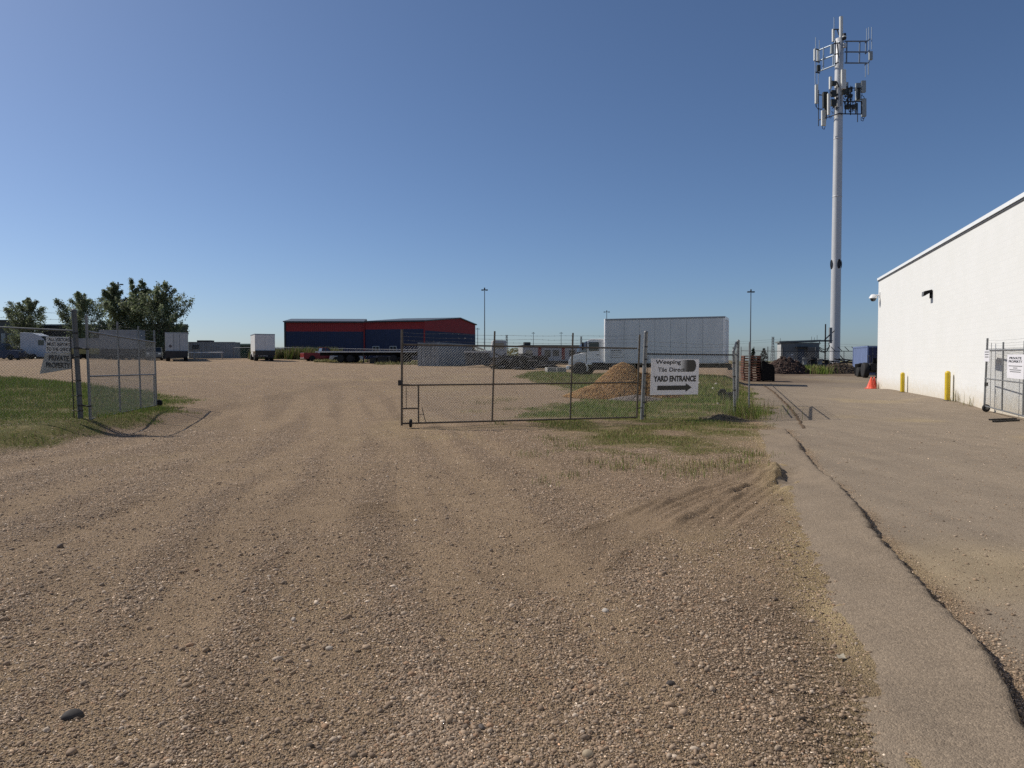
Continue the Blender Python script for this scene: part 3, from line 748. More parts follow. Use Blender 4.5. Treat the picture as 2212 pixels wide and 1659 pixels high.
# fence running back along the driveway
p0 = corner.copy(); dirv = Vector((.317, 1, 0)).normalized()
fd = thing("chain_link_fence", "long chain link fence running back along the driveway with leaning barbed wire arm", "fence", (p0.x, p0.y, G(p0.x, p0.y)))
pts_ = [p0 + dirv * t for t in (0, 6.1, 9.2, 12.3, 15.4, 18.5, 21.6, 24.7, 27.8, 30.9)]
m = MB(True)
gzp = lambda p, z: Vector((p.x, p.y, G(p.x, p.y) + z))
q = pts_[1] + Vector((.06, 0, 0)); m.tube(gzp(q, -.05), gzp(q, 2.33) + Vector((.02, 0, 0)), .055, 12); m.lathe(gzp(q, 2.33) + Vector((.02, 0, 0)), [(.062, 0), (.062, .02), (.03, .06), (.004, .07)], 12)
m.build("post", GALV, fd)
for p in pts_[2:]:
    m = MB(True); m.tube(gzp(p, -.05), gzp(p, 1.9), .03, 8); m.build("post", GALV, fd)
m = MB(True); m.tube(gzp(pts_[0], 1.86) + Vector((-.06, 0, 0)), gzp(pts_[1], 2.28), .035, 8); m.build("brace_arm", DARK, fd)
m = MB(True)
for a, b in zip(pts_[1:-1], pts_[2:]): m.tube(gzp(a, 1.83), gzp(b, 1.83), .02, 6)
m.tube(gzp(pts_[0], 1.83), gzp(pts_[1], 1.83), .02, 6); m.build("top_rail", GALV, fd)
m = MB(True)
for a, b in zip(pts_[:-1], pts_[1:]): chain_mesh(m, gzp(a, .03), gzp(b, .03), gzp(a, 1.82), gzp(b, 1.82), .068 if a.y < 30 else .14)
m.build("mesh_panel", WIRE, fd)
for i, z in enumerate((1.95, 2.08, 2.2)):
    m = MB(True); barbed(m, gzp(pts_[1], z), gzp(pts_[-1], z - .05), .06, barbs=False, seed=30 + i); m.build("barbed_wire", WIRE, fd)
m = MB(True); prev = None
gg = random.Random(3)
for k in range(46):     # loose end of barbed wire bunched between the first two posts
    t = k / 45; a = 6.28 * t * 5; p = gzp(pts_[0].lerp(pts_[1], .25 + .7 * t), 1.95 + .1 * math.sin(a) + .12 * t) + Vector((.10 * math.cos(a), gg.uniform(-.1, .1), 0))
    if prev: m.tube(prev, p, .004, 4)
    prev = p
m.build("barbed_wire", WIRE, fd)

# driveway gate leaf folded back along the fence
h0 = Vector((7.02, 21.0, 0)); h1 = h0 + Vector((.333, 1, 0)).normalized() * 6.2
gd = thing("chain_link_gate", "driveway gate leaf swung open, seen edge-on beside the fence", "gate", (h0.x, h0.y, G(h0.x, h0.y)))
def gl(t, z): return h0.lerp(h1, t) + Vector((0, 0, z + .02))
m = MB(True); m.tube(gl(0, 0), gl(0, 2.2), .024, 8); m.tube(gl(1, .1), gl(1, 2.3), .03, 8)
for t in (.33, .66): m.tube(gl(t, .1), gl(t, 2.25), .022, 8)
for z in (.1, 1.05, 1.95): m.tube(gl(0, z), gl(1, z), .02, 8)
m.build("frame", GALV, gd)
m = MB(True); chain_mesh(m, gl(0, .12), gl(1, .12), gl(0, 1.93), gl(1, 1.93)); m.build("mesh_panel", WIRE, gd)
for i, z in enumerate((2.05, 2.13, 2.2)):
    m = MB(True); barbed(m, gl(0, z), gl(1, z + .04), .03, seed=60 + i); m.build("barbed_wire", WIRE, gd)

# ------------------------------------------------------------------ signs
def flat_sign(name, label, c4, th, mat, bevel=0.0):
    """c4: lower-left, lower-right, upper-right, upper-left"""
    c = [Vector(p) for p in c4]; ctr = sum(c, Vector()) / 4
    o = thing(name, label, "sign", (ctr.x, ctr.y, min(p.z for p in c)))
    n = (c[1] - c[0]).cross(c[3] - c[0]).normalized()
    m = MB(True); m.add(c + [p - n * th for p in c], [(0, 1, 2, 3), (7, 6, 5, 4), (0, 4, 5, 1), (1, 5, 6, 2), (2, 6, 7, 3), (3, 7, 4, 0)]); m.build("board", mat, o)
    return o, c, n
def sign_line(o, c, n, txt, u0, u1, v0, v1, bold=.012, mat=INK, name="lettering"):
    Lx = (c[1] - c[0]); Ly = (c[3] - c[0])
    p = c[0] + Lx * u0 + Ly * v0 + n * .004
    return text(txt, p, Lx, Ly, Lx.length * (u1 - u0), Ly.length * (v1 - v0), mat, o, name, bold)
dy_ = (corner - post_base).normalized(); off_ = Vector((0, -.055, 0))
def fp(s, z): return post_base + dy_ * s + off_ + Vector((0, 0, z))
o, c, n = flat_sign("yard_sign", "white yard entrance sign with black arrow and pipe logo, wired to the fence", [fp(.24, .70), fp(1.77, .70), fp(1.80, 1.70), fp(.28, 1.72)], .006, SIGNWHITE)
sign_line(o, c, n, "Weeping", .085, .61, .815, .965, .022).name = "lettering"
sign_line(o, c, n, "Tile", .14, .325, .635, .755, .020); sign_line(o, c, n, "Direct", .375, .70, .635, .755, .020)
sign_line(o, c, n, "YARD ENTRANCE", .055, .945, .36, .53, .05)
Lx = c[1] - c[0]; Ly = c[3] - c[0]; P2 = lambda u, v, e=.004: c[0] + Lx * u + Ly * v + n * e
m = MB(True); m.add([P2(.14, .13), P2(.73, .13), P2(.73, .08), P2(.86, .20), P2(.73, .315), P2(.73, .255), P2(.14, .255)], [(0, 1, 5, 6), (2, 3, 4)]); m.build("arrow", INK, o)
# pipe logo: printed fade from grey to black with a rounded end
lm = bpy.data.materials.new("logo_print"); lm.use_nodes = True
nt = lm.node_tree; tcn = nt.nodes.new("ShaderNodeAttribute"); tcn.attribute_name = "tint"; nt.links.new(tcn.outputs["Color"], nt.nodes["Principled BSDF"].inputs["Base Color"]); nt.nodes["Principled BSDF"].inputs["Roughness"].default_value = .45
vs, cs, fs = [], [], []
K = 24
for i in range(K + 1):
    u = .60 + .335 * i / K; hh = .165
    if u > .86: hh = .165 * math.sqrt(max(0, 1 - ((u - .86) / .076) ** 2))
    for s_ in (-1, 1): vs.append(P2(u, .80 + s_ * hh, .0025)); t = min(1, max(0, (u - .60) / .17)); v_ = .74 * (1 - t) ** 1.5 + .006; cs.append((v_, v_, v_))
for i in range(K): fs.append((2 * i, 2 * i + 2, 2 * i + 3, 2 * i + 1))
loc_ = FRAME[o][0]
lg = np_mesh("logo", np.array([list(v - loc_) for v in vs]), np.array(fs), lm, tint=np.array(cs), parent=o)

# ------------------------------------------------------------------ left fence, post and open gate leaf
pb = Vector((-10.04, 16.5, .30)); fend = Vector((-16.2, 14.75, 0)); fend.z = G(fend.x, fend.y)
fl = thing("chain_link_fence", "chain link fence at the left edge with thick post and sagging barbed wire", "fence", (pb.x, pb.y, G(pb.x, pb.y)))
m = MB(True); m.tube(Vector((pb.x, pb.y, G(pb.x, pb.y) - .05)), Vector((pb.x - .11, pb.y, 2.80)), .056, 14); m.lathe((pb.x - .11, pb.y, 2.80), [(.065, 0), (.065, .025), (.035, .05), (.004, .055)], 14); m.build("gate_post", M("dull_grey_post", (.12, .125, .125), .7, .2, .25, 5), fl)
a = Vector((pb.x - .08, pb.y, 2.35)); b = Vector((fend.x, fend.y, 2.62))
m = MB(True); m.tube(a, b, .021, 8); m.build("top_rail", GALV, fl)
m = MB(True); chain_mesh(m, Vector((fend.x, fend.y, G(fend.x, fend.y) + .02)), Vector((pb.x - .03, pb.y, .32)), b, a); m.build("mesh_panel", WIRE, fl)
m = MB(True); m.tube((-10.17, 16.46, .33), (-10.22, 16.46, 2.3), .012, 6); m.build("tension_bar", DARK, fl)
for z in (.5, .85, 1.2, 1.75, 2.3): m = MB(True); m.tube((-10.05, 16.44, z), (-10.2, 16.44, z), .008, 5); tie(m, (pb.x - .045 * (z - .3), pb.y, z), .064); m.build("tension_band", DARK, fl)
for i, z in enumerate((2.46, 2.60, 2.73)):
    m = MB(True); barbed(m, (pb.x - .1, pb.y, z), (fend.x, fend.y, z + .22), -.02 + .05 * (i % 2), seed=80 + i); m.build("barbed_wire", WIRE, fl)
fpst = Vector((-14.9, 15.12, 0)); m = MB(True); m.tube(Vector((fpst.x, fpst.y, G(fpst.x, fpst.y))), Vector((fpst.x, fpst.y, 2.9)), .035, 8); m.build("post", GALV, fl)

H0 = Vector((-9.83, 16.52, .27)); H1 = Vector((-11.48, 22.9, .24))
gle = thing("chain_link_gate", "grey chain link gate leaf swung open beside the thick post at left", "gate", (H0.x, H0.y, G(H0.x, H0.y)))
def lg_(t, z0, z1): p = H0.lerp(H1, t); return Vector((p.x, p.y, z0 + (z1 - z0) * t))
m = MB(True); m.tube(lg_(0, .27, .24), lg_(0, 2.72, 0) - Vector((.05, 0, 0)), .032, 10)
for t, zz in ((.375, 2.7), (.70, 2.68), (1, 2.64)): m.tube(lg_(t, .295, .23), (lg_(t, zz, zz)) - Vector((.04, 0, 0)), .024 if t < 1 else .028, 8)
m.tube(lg_(.955, .3, .23), lg_(.955, 1.295, 1.22), .02, 8)
m.tube(lg_(0, .295, .23), lg_(1, .295, .23), .021, 8); m.tube(lg_(0, 1.295, 1.22), lg_(1, 1.295, 1.22), .02, 8); m.tube(lg_(0, 2.33, 2.25), lg_(1, 2.33, 2.25), .021, 8); m.build("frame", GALV, gle)
m = MB(True); chain_mesh(m, lg_(.01, .31, .25), lg_(.99, .31, .25), lg_(.01, 2.37, 2.28), lg_(.99, 2.37, 2.28), .066, .0025); m.build("mesh_panel", WIRE, gle)
for i, z in enumerate((2.44, 2.53, 2.62)):
    m = MB(True); barbed(m, lg_(0, z, z - .03), lg_(1, z, z - .03), .02, seed=90 + i); m.build("barbed_wire", WIRE, gle)
m = MB(True); wl = lg_(1, .3, G(H1.x, H1.y) + .11); m.lathe(wl + Vector((.06, .05, 0)), [(.03, -.03), (.10, -.03), (.11, -.015), (.11, .015), (.10, .03), (.03, .03)], 18, axis='y'); m.build("wheel", RUBBER, gle)
m = MB(True)
for z in (.62, 1.95):
    m = MB(True); m.tube((-10.06, 16.5, z), (-9.85, 16.5, z - .02), .016, 6); tie(m, (pb.x - .04 * z + .02, pb.y, z), .068); tie(m, (H0.x - .02 * z, H0.y, z - .02), .044); m.build("hinge", DARK, gle)

fn_ = (pb - fend); fn_.z = 0; fn_.normalize()
def lp(xd, yd, back=.02):   # a point on the left fence plane, just behind the mesh
    # plane through pb with direction fn_
    d = at(xd, yd, 1.0) - Vector((0, 0, EYE)); nn = Vector((-fn_.y, fn_.x, 0))
    t = nn.dot(pb - Vector((0, 0, EYE))) / nn.dot(d); return Vector((0, 0, EYE)) + d * t + nn * back
PLAST = M("weathered_sign_white", (.64, .63, .60), .6, 0, .16, 5)
PLAST2 = M("dirty_sign_white", (.50, .49, .45), .6, 0, .22, 6)
o, c, n = flat_sign("visitor_sign", "white visitors sign behind the left fence mesh, upper of two", [lp(98.2, 761), lp(153.4, 762.5), lp(154, 728.2), lp(98.6, 726.5)], .005, PLAST)
sign_line(o, c, n, "ALL VISITORS", .10, .93, .72, .92, .015); sign_line(o, c, n, "MUST REPORT", .06, .95, .42, .63, .015); sign_line(o, c, n, "TO THE OFFICE", .03, .97, .10, .32, .015)
o, c, n = flat_sign("property_sign", "worn private property sign behind the left fence mesh, lower and tilted", [lp(84, 808, .035), lp(152.5, 797, .035), lp(153, 763.5, .035), lp(96, 762.5, .035)], .005, PLAST2)
q0 = lp(104.5, 779.0, .026); q1 = lp(148, 780.5, .026); text("PRIVATE", q0, q1 - q0, lp(104.5, 765, .026) - q0, (q1 - q0).length, (lp(104.5, 767, .026) - q0).length, INK, o, bold=.022)
q0 = lp(98.5, 794, .026); q1 = lp(150.5, 795.5, .026); text("PROPERTY", q0, q1 - q0, lp(98.5, 780, .026) - q0, (q1 - q0).length, (lp(98.5, 782.5, .026) - q0).length, INK, o, bold=.022)

# ------------------------------------------------------------------ white block building on the right
wdir = Vector((.317, 1, 0)).normalized(); wn_ = Vector((-wdir.y, wdir.x, 0))
wc = Vector((21.70, 42.2, 0))
WH = 6.40
bld = thing("block_building", "long white painted concrete block building with metal roof edge on the right", "building", (wc.x, wc.y, 0), math.atan2(wdir.y, wdir.x))
# local x runs away from the camera along the wall, local -y points into the building
wm = bpy.data.materials.new("painted_block"); wm.use_nodes = True
nt = wm.node_tree; L = nt.links.new; b = nt.nodes["Principled BSDF"]; b.inputs["Roughness"].default_value = .75; b.inputs["Specular IOR Level"].default_value = .25
tc = nt.nodes.new("ShaderNodeTexCoord"); sp = nt.nodes.new("ShaderNodeSeparateXYZ"); L(tc.outputs["Object"], sp.inputs[0])
cb = nt.nodes.new("ShaderNodeCombineXYZ"); L(sp.outputs[0], cb.inputs[0]); L(sp.outputs[2], cb.inputs[1])
bk = nt.nodes.new("ShaderNodeTexBrick"); bk.inputs["Scale"].default_value = 1.0; bk.inputs["Brick Width"].default_value = .40; bk.inputs["Row Height"].default_value = .20; bk.inputs["Mortar Size"].default_value = .006; bk.inputs["Mortar Smooth"].default_value = .6
bk.inputs["Color1"].default_value = (.715, .72, .705, 1); bk.inputs["Color2"].default_value = (.70, .705, .69, 1); bk.inputs["Mortar"].default_value = (.65, .655, .64, 1)
L(cb.outputs[0], bk.inputs["Vector"])
nz = nt.nodes.new("ShaderNodeTexNoise"); nz.inputs["Scale"].default_value = .7; nz.inputs["Detail"].default_value = 6; L(tc.outputs["Object"], nz.inputs["Vector"])
rp = nt.nodes.new("ShaderNodeValToRGB"); rp.color_ramp.elements[0].position = .3; rp.color_ramp.elements[0].color = (.975, .975, .965, 1); rp.color_ramp.elements[1].position = .65; rp.color_ramp.elements[1].color = (1, 1, 1, 1); L(nz.outputs["Fac"], rp.inputs[0])
mx = nt.nodes.new("ShaderNodeMix"); mx.data_type = 'RGBA'; mx.blend_type = 'MULTIPLY'; mx.inputs[0].default_value = 1; L(bk.outputs["Color"], mx.inputs[6]); L(rp.outputs[0], mx.inputs[7])
# dust splashed up the lowest course
n3 = nt.nodes.new("ShaderNodeTexNoise"); n3.inputs["Scale"].default_value = 5; n3.inputs["Detail"].default_value = 6; L(tc.outputs["Object"], n3.inputs["Vector"])
md = nt.nodes.new("ShaderNodeMath"); md.operation = 'MULTIPLY_ADD'; L(n3.outputs["Fac"], md.inputs[0]); md.inputs[1].default_value = -.9; L(sp.outputs[2], md.inputs[2])
mr = nt.nodes.new("ShaderNodeMapRange"); mr.inputs[1].default_value = -.42; mr.inputs[2].default_value = .35; mr.inputs[3].default_value = .75; mr.inputs[4].default_value = 0; L(md.outputs[0], mr.inputs[0])
m2 = nt.nodes.new("ShaderNodeMix"); m2.data_type = 'RGBA'; L(mr.outputs[0], m2.inputs[0]); L(mx.outputs[2], m2.inputs[6]); m2.inputs[7].default_value = (.55, .48, .36, 1); L(m2.outputs[2], b.inputs["Base Color"])
bp = nt.nodes.new("ShaderNodeBump"); bp.inputs["Strength"].default_value = .12; bp.inputs["Distance"].default_value = .006; L(bk.outputs["Fac"], bp.inputs["Height"]); bp.invert = True
n4 = nt.nodes.new("ShaderNodeTexNoise"); n4.inputs["Scale"].default_value = 60; L(tc.outputs["Object"], n4.inputs["Vector"])
b2 = nt.nodes.new("ShaderNodeBump"); b2.inputs["Strength"].default_value = .05; b2.inputs["Distance"].default_value = .006; L(n4.outputs["Fac"], b2.inputs["Height"]); L(bp.outputs[0], b2.inputs["Normal"]); L(b2.outputs[0], b.inputs["Normal"])
m = MB(); m.box(-62, 0, -28, 0, -.4, WH + .008); m.build("wall", wm, bld)
m = MB(); m.box(-62.1, .05, -.30, .075, WH + .01, WH + .14); m.box(-.30, .06, -28, -.30, WH + .01, WH + .14); m.build("roof_edge", M("white_coping", (.80, .82, .82), .4, 0, .05, 3), bld)
m = MB(); m.box(-62.1, .03, .002, .04, WH - .05, WH + .008); m.build("roof_drip_strip", M("dark_flashing", (.10, .10, .105), .5, .3, .2, 3), bld)
wl_ = lambda t, z, out: wc + wdir * t + wn_ * out + Vector((0, 0, z))
# wall light
tL = (30.6 - 42.2) / wdir.y
wlgt = thing("wall_light", "black floodlight high on the white wall", "light", wl_(tL, 4.55, 0), math.atan2(wdir.y, wdir.x))
m = MB(); m.obox((0, .035, -.06), (.08, 0, 0), (0, .035, 0), (0, 0, .14)); m.build("mount", BLACK, wlgt, .01)
m = MB(); m.add([(-.20, .03, .16), (.20, .03, .16), (.20, .30, .10), (-.20, .30, .10), (-.20, .03, .06), (.20, .03, .06), (.20, .33, -.12), (-.20, .33, -.12)], [(0, 1, 2, 3), (7, 6, 5, 4), (0, 4, 5, 1), (1, 5, 6, 2), (2, 6, 7, 3), (3, 7, 4, 0)]); m.build("housing", BLACK, wlgt, .012)
m = MB(); m.add([(-.17, .335, .085), (.17, .335, .085), (.17, .352, -.10), (-.17, .352, -.10)], [(0, 1, 2, 3)]); m.build("lens", GALV, wlgt)
ccm = thing("security_light", "white hooded light sticking out from the far corner of the white wall", "light", wl_(-.5, 5.25, 0), math.atan2(wdir.y, wdir.x))
m = MB(); m.tube((0, 0, .25), (0, .22, .25), .05, 8); m.box(-.1, .1, .003, .05, .1, .42); m.build("bracket", TRUCKWHITE, ccm)
m = MB(); m.lathe((0, .36, .06), [(.03, .26), (.12, .24), (.2, .12), (.23, .06), (.23, .02)], 16); m.build("hood", TRUCKWHITE, ccm)
m = MB(); m.lathe((0, .36, -.10), [(.02, .0), (.10, .02), (.15, .1), (.16, .17)], 14); m.build("dome", GLASS, ccm)

# bollards
for D, xd, hgt, lab in ((34.7, 1949.5, .93, "yellow bollard by the white wall, nearer the orange cones"), (27.35, 2047.0, 1.10, "yellow bollard by the white wall, nearer the open gate at right")):
    p = on_ground(xd, D)
    o = thing("bollard", lab, "bollard", p, 0, "yellow bollards along the white wall")
    m = MB(); m.lathe((0, 0, -.05), [(.098, 0), (.098, hgt), (.098, hgt + .02), (.080, hgt + .06), (.045, hgt + .085), (.004, hgt + .095)], 20); m.build("sleeve", M("yellow_plastic", (.62, .44, .02), .45, 0, .12, 3), o)
    m = MB(); m.lathe((0, 0, -.02), [(.125, 0), (.125, .03), (.105, .045)], 20); m.build("base", DARK, o)

# open gate leaf in front of the wall
R0 = Vector((15.32, 23.0, 0)); R1 = Vector((13.05, 17.2, 0))
gr = thing("chain_link_gate", "galvanised chain link gate leaf standing open against the white wall at right", "gate", (R0.x, R0.y, G(R0.x, R0.y)))
def rg(t, z): p = R0.lerp(R1, t); return Vector((p.x, p.y, z - .05 * t + .03))
m = MB(True); m.tube(rg(0, .12), rg(0, 2.36) + Vector((.06, 0, 0)), .030, 10); m.tube(rg(1, .1), rg(1, 2.4), .03, 8)
for t in (.33, .66): m.tube(rg(t, .15), rg(t, 2.2), .024, 8)
m.tube(rg(0, .17), rg(1, .17), .022, 8); m.tube(rg(0, 1.06), rg(1, 1.06), .018, 8); m.tube(rg(.02, 1.96), rg(1, 1.96), .026, 8)
m.tube(rg(.115, .17), rg(.115, 2.2), .008, 6); m.tube(rg(.02, .25), rg(.02, .75), .010, 6); m.tube(rg(.008, .75), rg(.02, .75), .01, 6)
m.build("frame", GALV, gr)
m = MB(True); chain_mesh(m, rg(.005, .18), rg(.995, .18), rg(.005, 2.03), rg(.995, 2.03), .066, .0016); m.build("mesh_panel", WIRE, gr)
for i, z in enumerate((2.12, 2.2, 2.29)):
    m = MB(True); barbed(m, rg(0, z), rg(1, z), .03, barbs=False, r=.0028, seed=120 + i); m.build("barbed_wire", WIRE, gr)
wd = (R1 - R0).normalized()
m = MB(True); m.lathe((R0.x, R0.y - .09, G(R0.x, R0.y) + .13), [(.03, -.045), (.105, -.045), (.125, -.02), (.125, .02), (.105, .045), (.03, .045)], 20, axis='y'); w_ = m.build("wheel", RUBBER, gr)
m = MB(True); m.lathe((R0.x, R0.y - .09, G(R0.x, R0.y) + .13), [(.004, -.05), (.055, -.05), (.055, .05), (.004, .05)], 14, axis='y'); m.build("rim", GALV, w_)
m = MB(True); m.obox(rg(.004, .87) + Vector((.02, -.03, 0)), (.05, 0, 0), (0, .02, 0), (0, 0, .06)); m.build("latch", DARK, gr)
fr_ = Vector((wd.y, -wd.x, 0)) * -.035     # towards the viewer side
if fr_.x > 0: fr_ = -fr_
def gs(a, b, z0, z1): return [rg(a, z0) + fr_, rg(b, z0) + fr_, rg(b, z1) + fr_, rg(a, z1) + fr_]
LIN = M("grey_print", (.22, .22, .22), .5, 0, .3, 20)
o, c, n = flat_sign("gate_sign", "small white notice on the free end of the gate by the white wall", gs(.002, .105, 1.61, 1.97), .004, SIGNWHITE)
m = MB(True)
Q = lambda u, v: c[0] + (c[1] - c[0]) * u + (c[3] - c[0]) * v + n * .003
for v, a, b in ((.84, .12, .9), (.62, .14, .86), (.40, .16, .84)): m.add([Q(a, v - .045), Q(b, v - .045), Q(b, v + .045), Q(a, v + .045)], [(0, 1, 2, 3)])
m.build("print_line", LIN, o)
o, c, n = flat_sign("gate_sign", "larger white private property sign on the gate, cut by the right edge of the photo", gs(.425, .68, 1.16, 1.83), .004, SIGNWHITE)
sign_line(o, c, n, "PRIVATE", .14, .86, .80, .90, .02); sign_line(o, c, n, "PROPERTY", .10, .90, .66, .76, .02)
m = MB(True)
Q = lambda u, v: c[0] + (c[1] - c[0]) * u + (c[3] - c[0]) * v + n * .003
for v, a, b in ((.52, .1, .9), (.44, .38, .62), (.36, .16, .84), (.28, .18, .82)): m.add([Q(a, v - .018), Q(b, v - .018), Q(b, v + .018), Q(a, v + .018)], [(0, 1, 2, 3)])
m.build("print_line", LIN, o)
for i, (xd0, yd0, xd1, yd1, D0, D1, lab) in enumerate([(2140, 909, 2214, 903.5, 19.7, 20.2, "thin dark steel bar on the ground below the gate, the farther of two"), (2148, 914, 2214, 907.0, 19.1, 19.6, "thin dark steel bar on the ground below the gate, the nearer of two")]):
    a = on_ground(xd0, D0); b = on_ground(xd1, D1); b = a + (b - a).normalized() * 1.05
    o = thing("steel_bar", lab, "bar", a, 0, "steel bars lying under the gate")
    m = MB(True); d = (b - a).normalized(); s_ = Vector((-d.y, d.x, 0)); mid = (a + b) / 2 + Vector((0, 0, .035))
    m.obox(mid, (b - a) / 2, s_ * .035, (0, 0, .006)); m.obox(mid + s_ * .03 + Vector((0, 0, -.02)), (b - a) / 2, s_ * .005, (0, 0, .028)); m.obox(mid - s_ * .03 + Vector((0, 0, -.02)), (b - a) / 2, s_ * .005, (0, 0, .028)); m.build("channel", DARK, o)

# traffic cones at the wall corner
ORANGE = M("cone_orange", (.75, .085, .035), .5, 0, .12, 4)
for xd, D, lean, lab in ((1884.5, 41.9, -.10, "orange traffic cone in the middle of the three at the wall corner"), (1878.0, 42.5, .16, "orange traffic cone leaning behind the others at the wall corner"), (1889.5, 42.45, -.04, "orange traffic cone closest to the white wall's far corner")):
    p = on_ground(xd, D)
    o = thing("traffic_cone", lab, "cone", p, 0, "orange cones at the wall corner")
    m = MB()
    rings = []
    for r, z in ((.19, .03), (.175, .06), (.15, .14), (.10, .38), (.055, .58), (.035, .70), (.004, .70)):
        rings.append([(r * math.cos(t * .3927) + lean * z, r * math.sin(t * .3927), z) for t in range(16)])
    m.loft(rings); m.build("cone_body", ORANGE, o)
    m = MB(); m.box(-.2, .2, -.2, .2, 0, .035); m.build("base", ORANGE, o, .01)
# ------------------------------------------------------------------ vehicles
def wheel(par, x, y, z, r, w, rimmat=GALV, name="wheel"):
    m = MB(); m.lathe((x, y, z), [(r * .62, -w / 2), (r * .93, -w / 2), (r, -w / 2 + w * .18), (r, w / 2 - w * .18), (r * .93, w / 2), (r * .62, w / 2)], 24, axis='y'); wl = m.build(name, RUBBER, par)
    m = MB(); m.lathe((x, y, z), [(.01, -w * .36), (r * .2, -w * .45), (r * .28, -w * .30), (r * .55, -w * .34), (r * .62, -w * .48), (r * .62, w * .48), (r * .55, w * .34), (r * .28, w * .30), (r * .2, w * .45), (.01, w * .36)], 20, axis='y'); m.build("rim", rimmat, wl)
    return wl
def arch_cut_profile(prof_top, x0, x1, zb, wheels, wr):
    """closed side outline: bottom edge with round wheel arches, then the top outline from x1 back to x0"""
    pts = [(x0, zb)]
    for wx in sorted(wheels):
        for k in range(9):
            a = math.pi - math.pi * k / 8; pts.append((wx + wr * math.cos(a), zb + max(0, wr * math.sin(a))))
    pts.append((x1, zb)); pts += prof_top
    return pts

def car(name, label, loc, rz, L, W, H, paint, style="sedan", wr=.33, group=None, cat="car"):
    t = thing(name, label, cat, loc, rz, group)
    zb = .28; wf, wb = L * .31, -L * .30; hl = L / 2
    if style == "sedan":
        hood = H * .60; top = [(hl, hood * .72), (hl - .15, hood * .9), (hl * .45, hood), (-hl * .62, hood * 1.03), (-hl + .1, hood * .98), (-hl, hood * .6)]
        cab = [(hl * .42, hood - .02), (hl * .12, H - .05), (-hl * .32, H - .04), (-hl * .72, hood - .02)]
    elif style == "pickup":
        hood = H * .60; top = [(hl, hood * .75), (hl - .1, hood * .95), (hl * .5, hood), (hl * .35, hood), (-hl * .12, hood), (-hl, hood), (-hl, hood * .5)]
        cab = [(hl * .40, hood - .02), (hl * .20, H - .04), (-hl * .08, H - .03), (-hl * .14, hood - .02)]
    else:
        hood = H * .62; top = [(hl, hood * .8), (hl - .1, hood * .97), (hl * .5, hood), (-hl, hood), (-hl, hood * .5)]
        cab = [(hl * .48, hood - .02), (hl * .28, H - .04), (-hl * .92, H - .05), (-hl * .98, hood - .02)]
    m = MB(); m.prism(arch_cut_profile(top, -hl, hl, zb, (wb, wf), wr * 1.15), -W / 2, W / 2); m.build("body", paint, t, .05)
    # cabin narrower at the roof
    def ring(y, s): return [(x, y * (1 if i in (0, 3) else s), z) for i, (x, z) in enumerate(cab)]
    m = MB(); m.loft([ring(-W / 2 + .04, .86), ring(W / 2 - .04, .86)], smooth=False); m.build("window", GLASS, t, .02)
    x1, x2, zr_ = cab[1][0], cab[2][0], H - .06; yy = (W / 2 - .04) * .87
    m = MB(); m.box(x2 - .05, x1 + .05, -yy, yy, zr_, zr_ + .06)
    for s in (-1, 1):
        for i, j in ((0, 1), (3, 2)): m.tube((cab[i][0], s * (W / 2 - .05), cab[i][1]), (cab[j][0], s * yy, cab[j][1]), .045, 5)
        mx_ = (x1 + x2) / 2; m.tube((mx_, s * (W / 2 - .04), hood), (mx_, s * yy, zr_), .045, 5)
    m.build("roof", paint, t)
    for x in (wf, wb):
        for s in (-1, 1): wheel(t, x, s * (W / 2 - .10), wr, wr, .22)
    for s in (-1, 1):
        m = MB(); m.box(hl - .03, hl + .015, s * W * .36 - .16, s * W * .36 + .16, hood * .72, hood * .86); m.build("headlight", CHROME, t)
        m = MB(); m.box(-hl - .015, -hl + .03, s * W * .42 - .09, s * W * .42 + .09, hood * .62, hood * .9); m.build("tail_light", M("tail_light_red", (.25, .015, .01), .3, 0, .1), t)
    m = MB(); m.box(hl - .02, hl + .05, -W / 2 + .05, W / 2 - .05, zb, zb + .18); m.build("bumper", DARK, t, .02)
    m = MB(); m.box(-hl - .05, -hl + .02, -W / 2 + .05, W / 2 - .05, zb, zb + .18); m.build("bumper", CHROME if style == "pickup" else DARK, t, .02)
    if style == "pickup":
        m = MB(); m.box(-hl + .08, -hl * .16, -W / 2 + .10, W / 2 - .10, hood - .35, hood + .005); m.build("cargo_bed", BLACK, t)
    return t

# --- big white box truck behind the fence
TR0 = Vector((14.12, 47.2, 0)); TR0.z = .57
tdir = Vector((-.927, .375, 0)); trz = math.atan2(tdir.y, tdir.x)
tside = Vector((-tdir.y, tdir.x, 0))           # local +y
# local +y must face the camera
org = TR0 - tside * 1.27
t = thing("box_truck", "white box truck with long grey box parked behind the fence, cab facing left", "truck", org, trz)
BL = 8.15; bz0, bz1 = .98, 4.06
m = MB(); m.box(0, BL, -1.27, 1.27, bz0, bz1 - .10); m.build("box_body", BOXWHITE, t, .01)
m = MB()
for x in np.linspace(.35, BL - .3, 8)[1:-1]: m.box(x - .012, x + .012, 1.272, 1.278, bz0 + .12, bz1 - .14)
m.build("panel_seam", M("panel_seam_grey", (.42, .44, .45), .5, 0, .1), t)
m = MB(); m.box(-.02, BL + .02, -1.29, 1.29, bz1 - .12, bz1); m.build("roof_trim", M("trim_grey", (.28, .30, .32), .45, .4, .15), t, .015)
m = MB(); m.lathe((BL - .02, 1.20, 0), [(.10, bz0), (.10, bz1 - .05), (.06, bz1 + .01)], 12); m.lathe((BL - .02, -1.20, 0), [(.10, bz0), (.10, bz1 - .05), (.06, bz1 + .01)], 12); m.box(BL, BL + .08, -1.2, 1.2, bz0, bz1 - .04); m.build("front_wall", TRUCKWHITE, t)
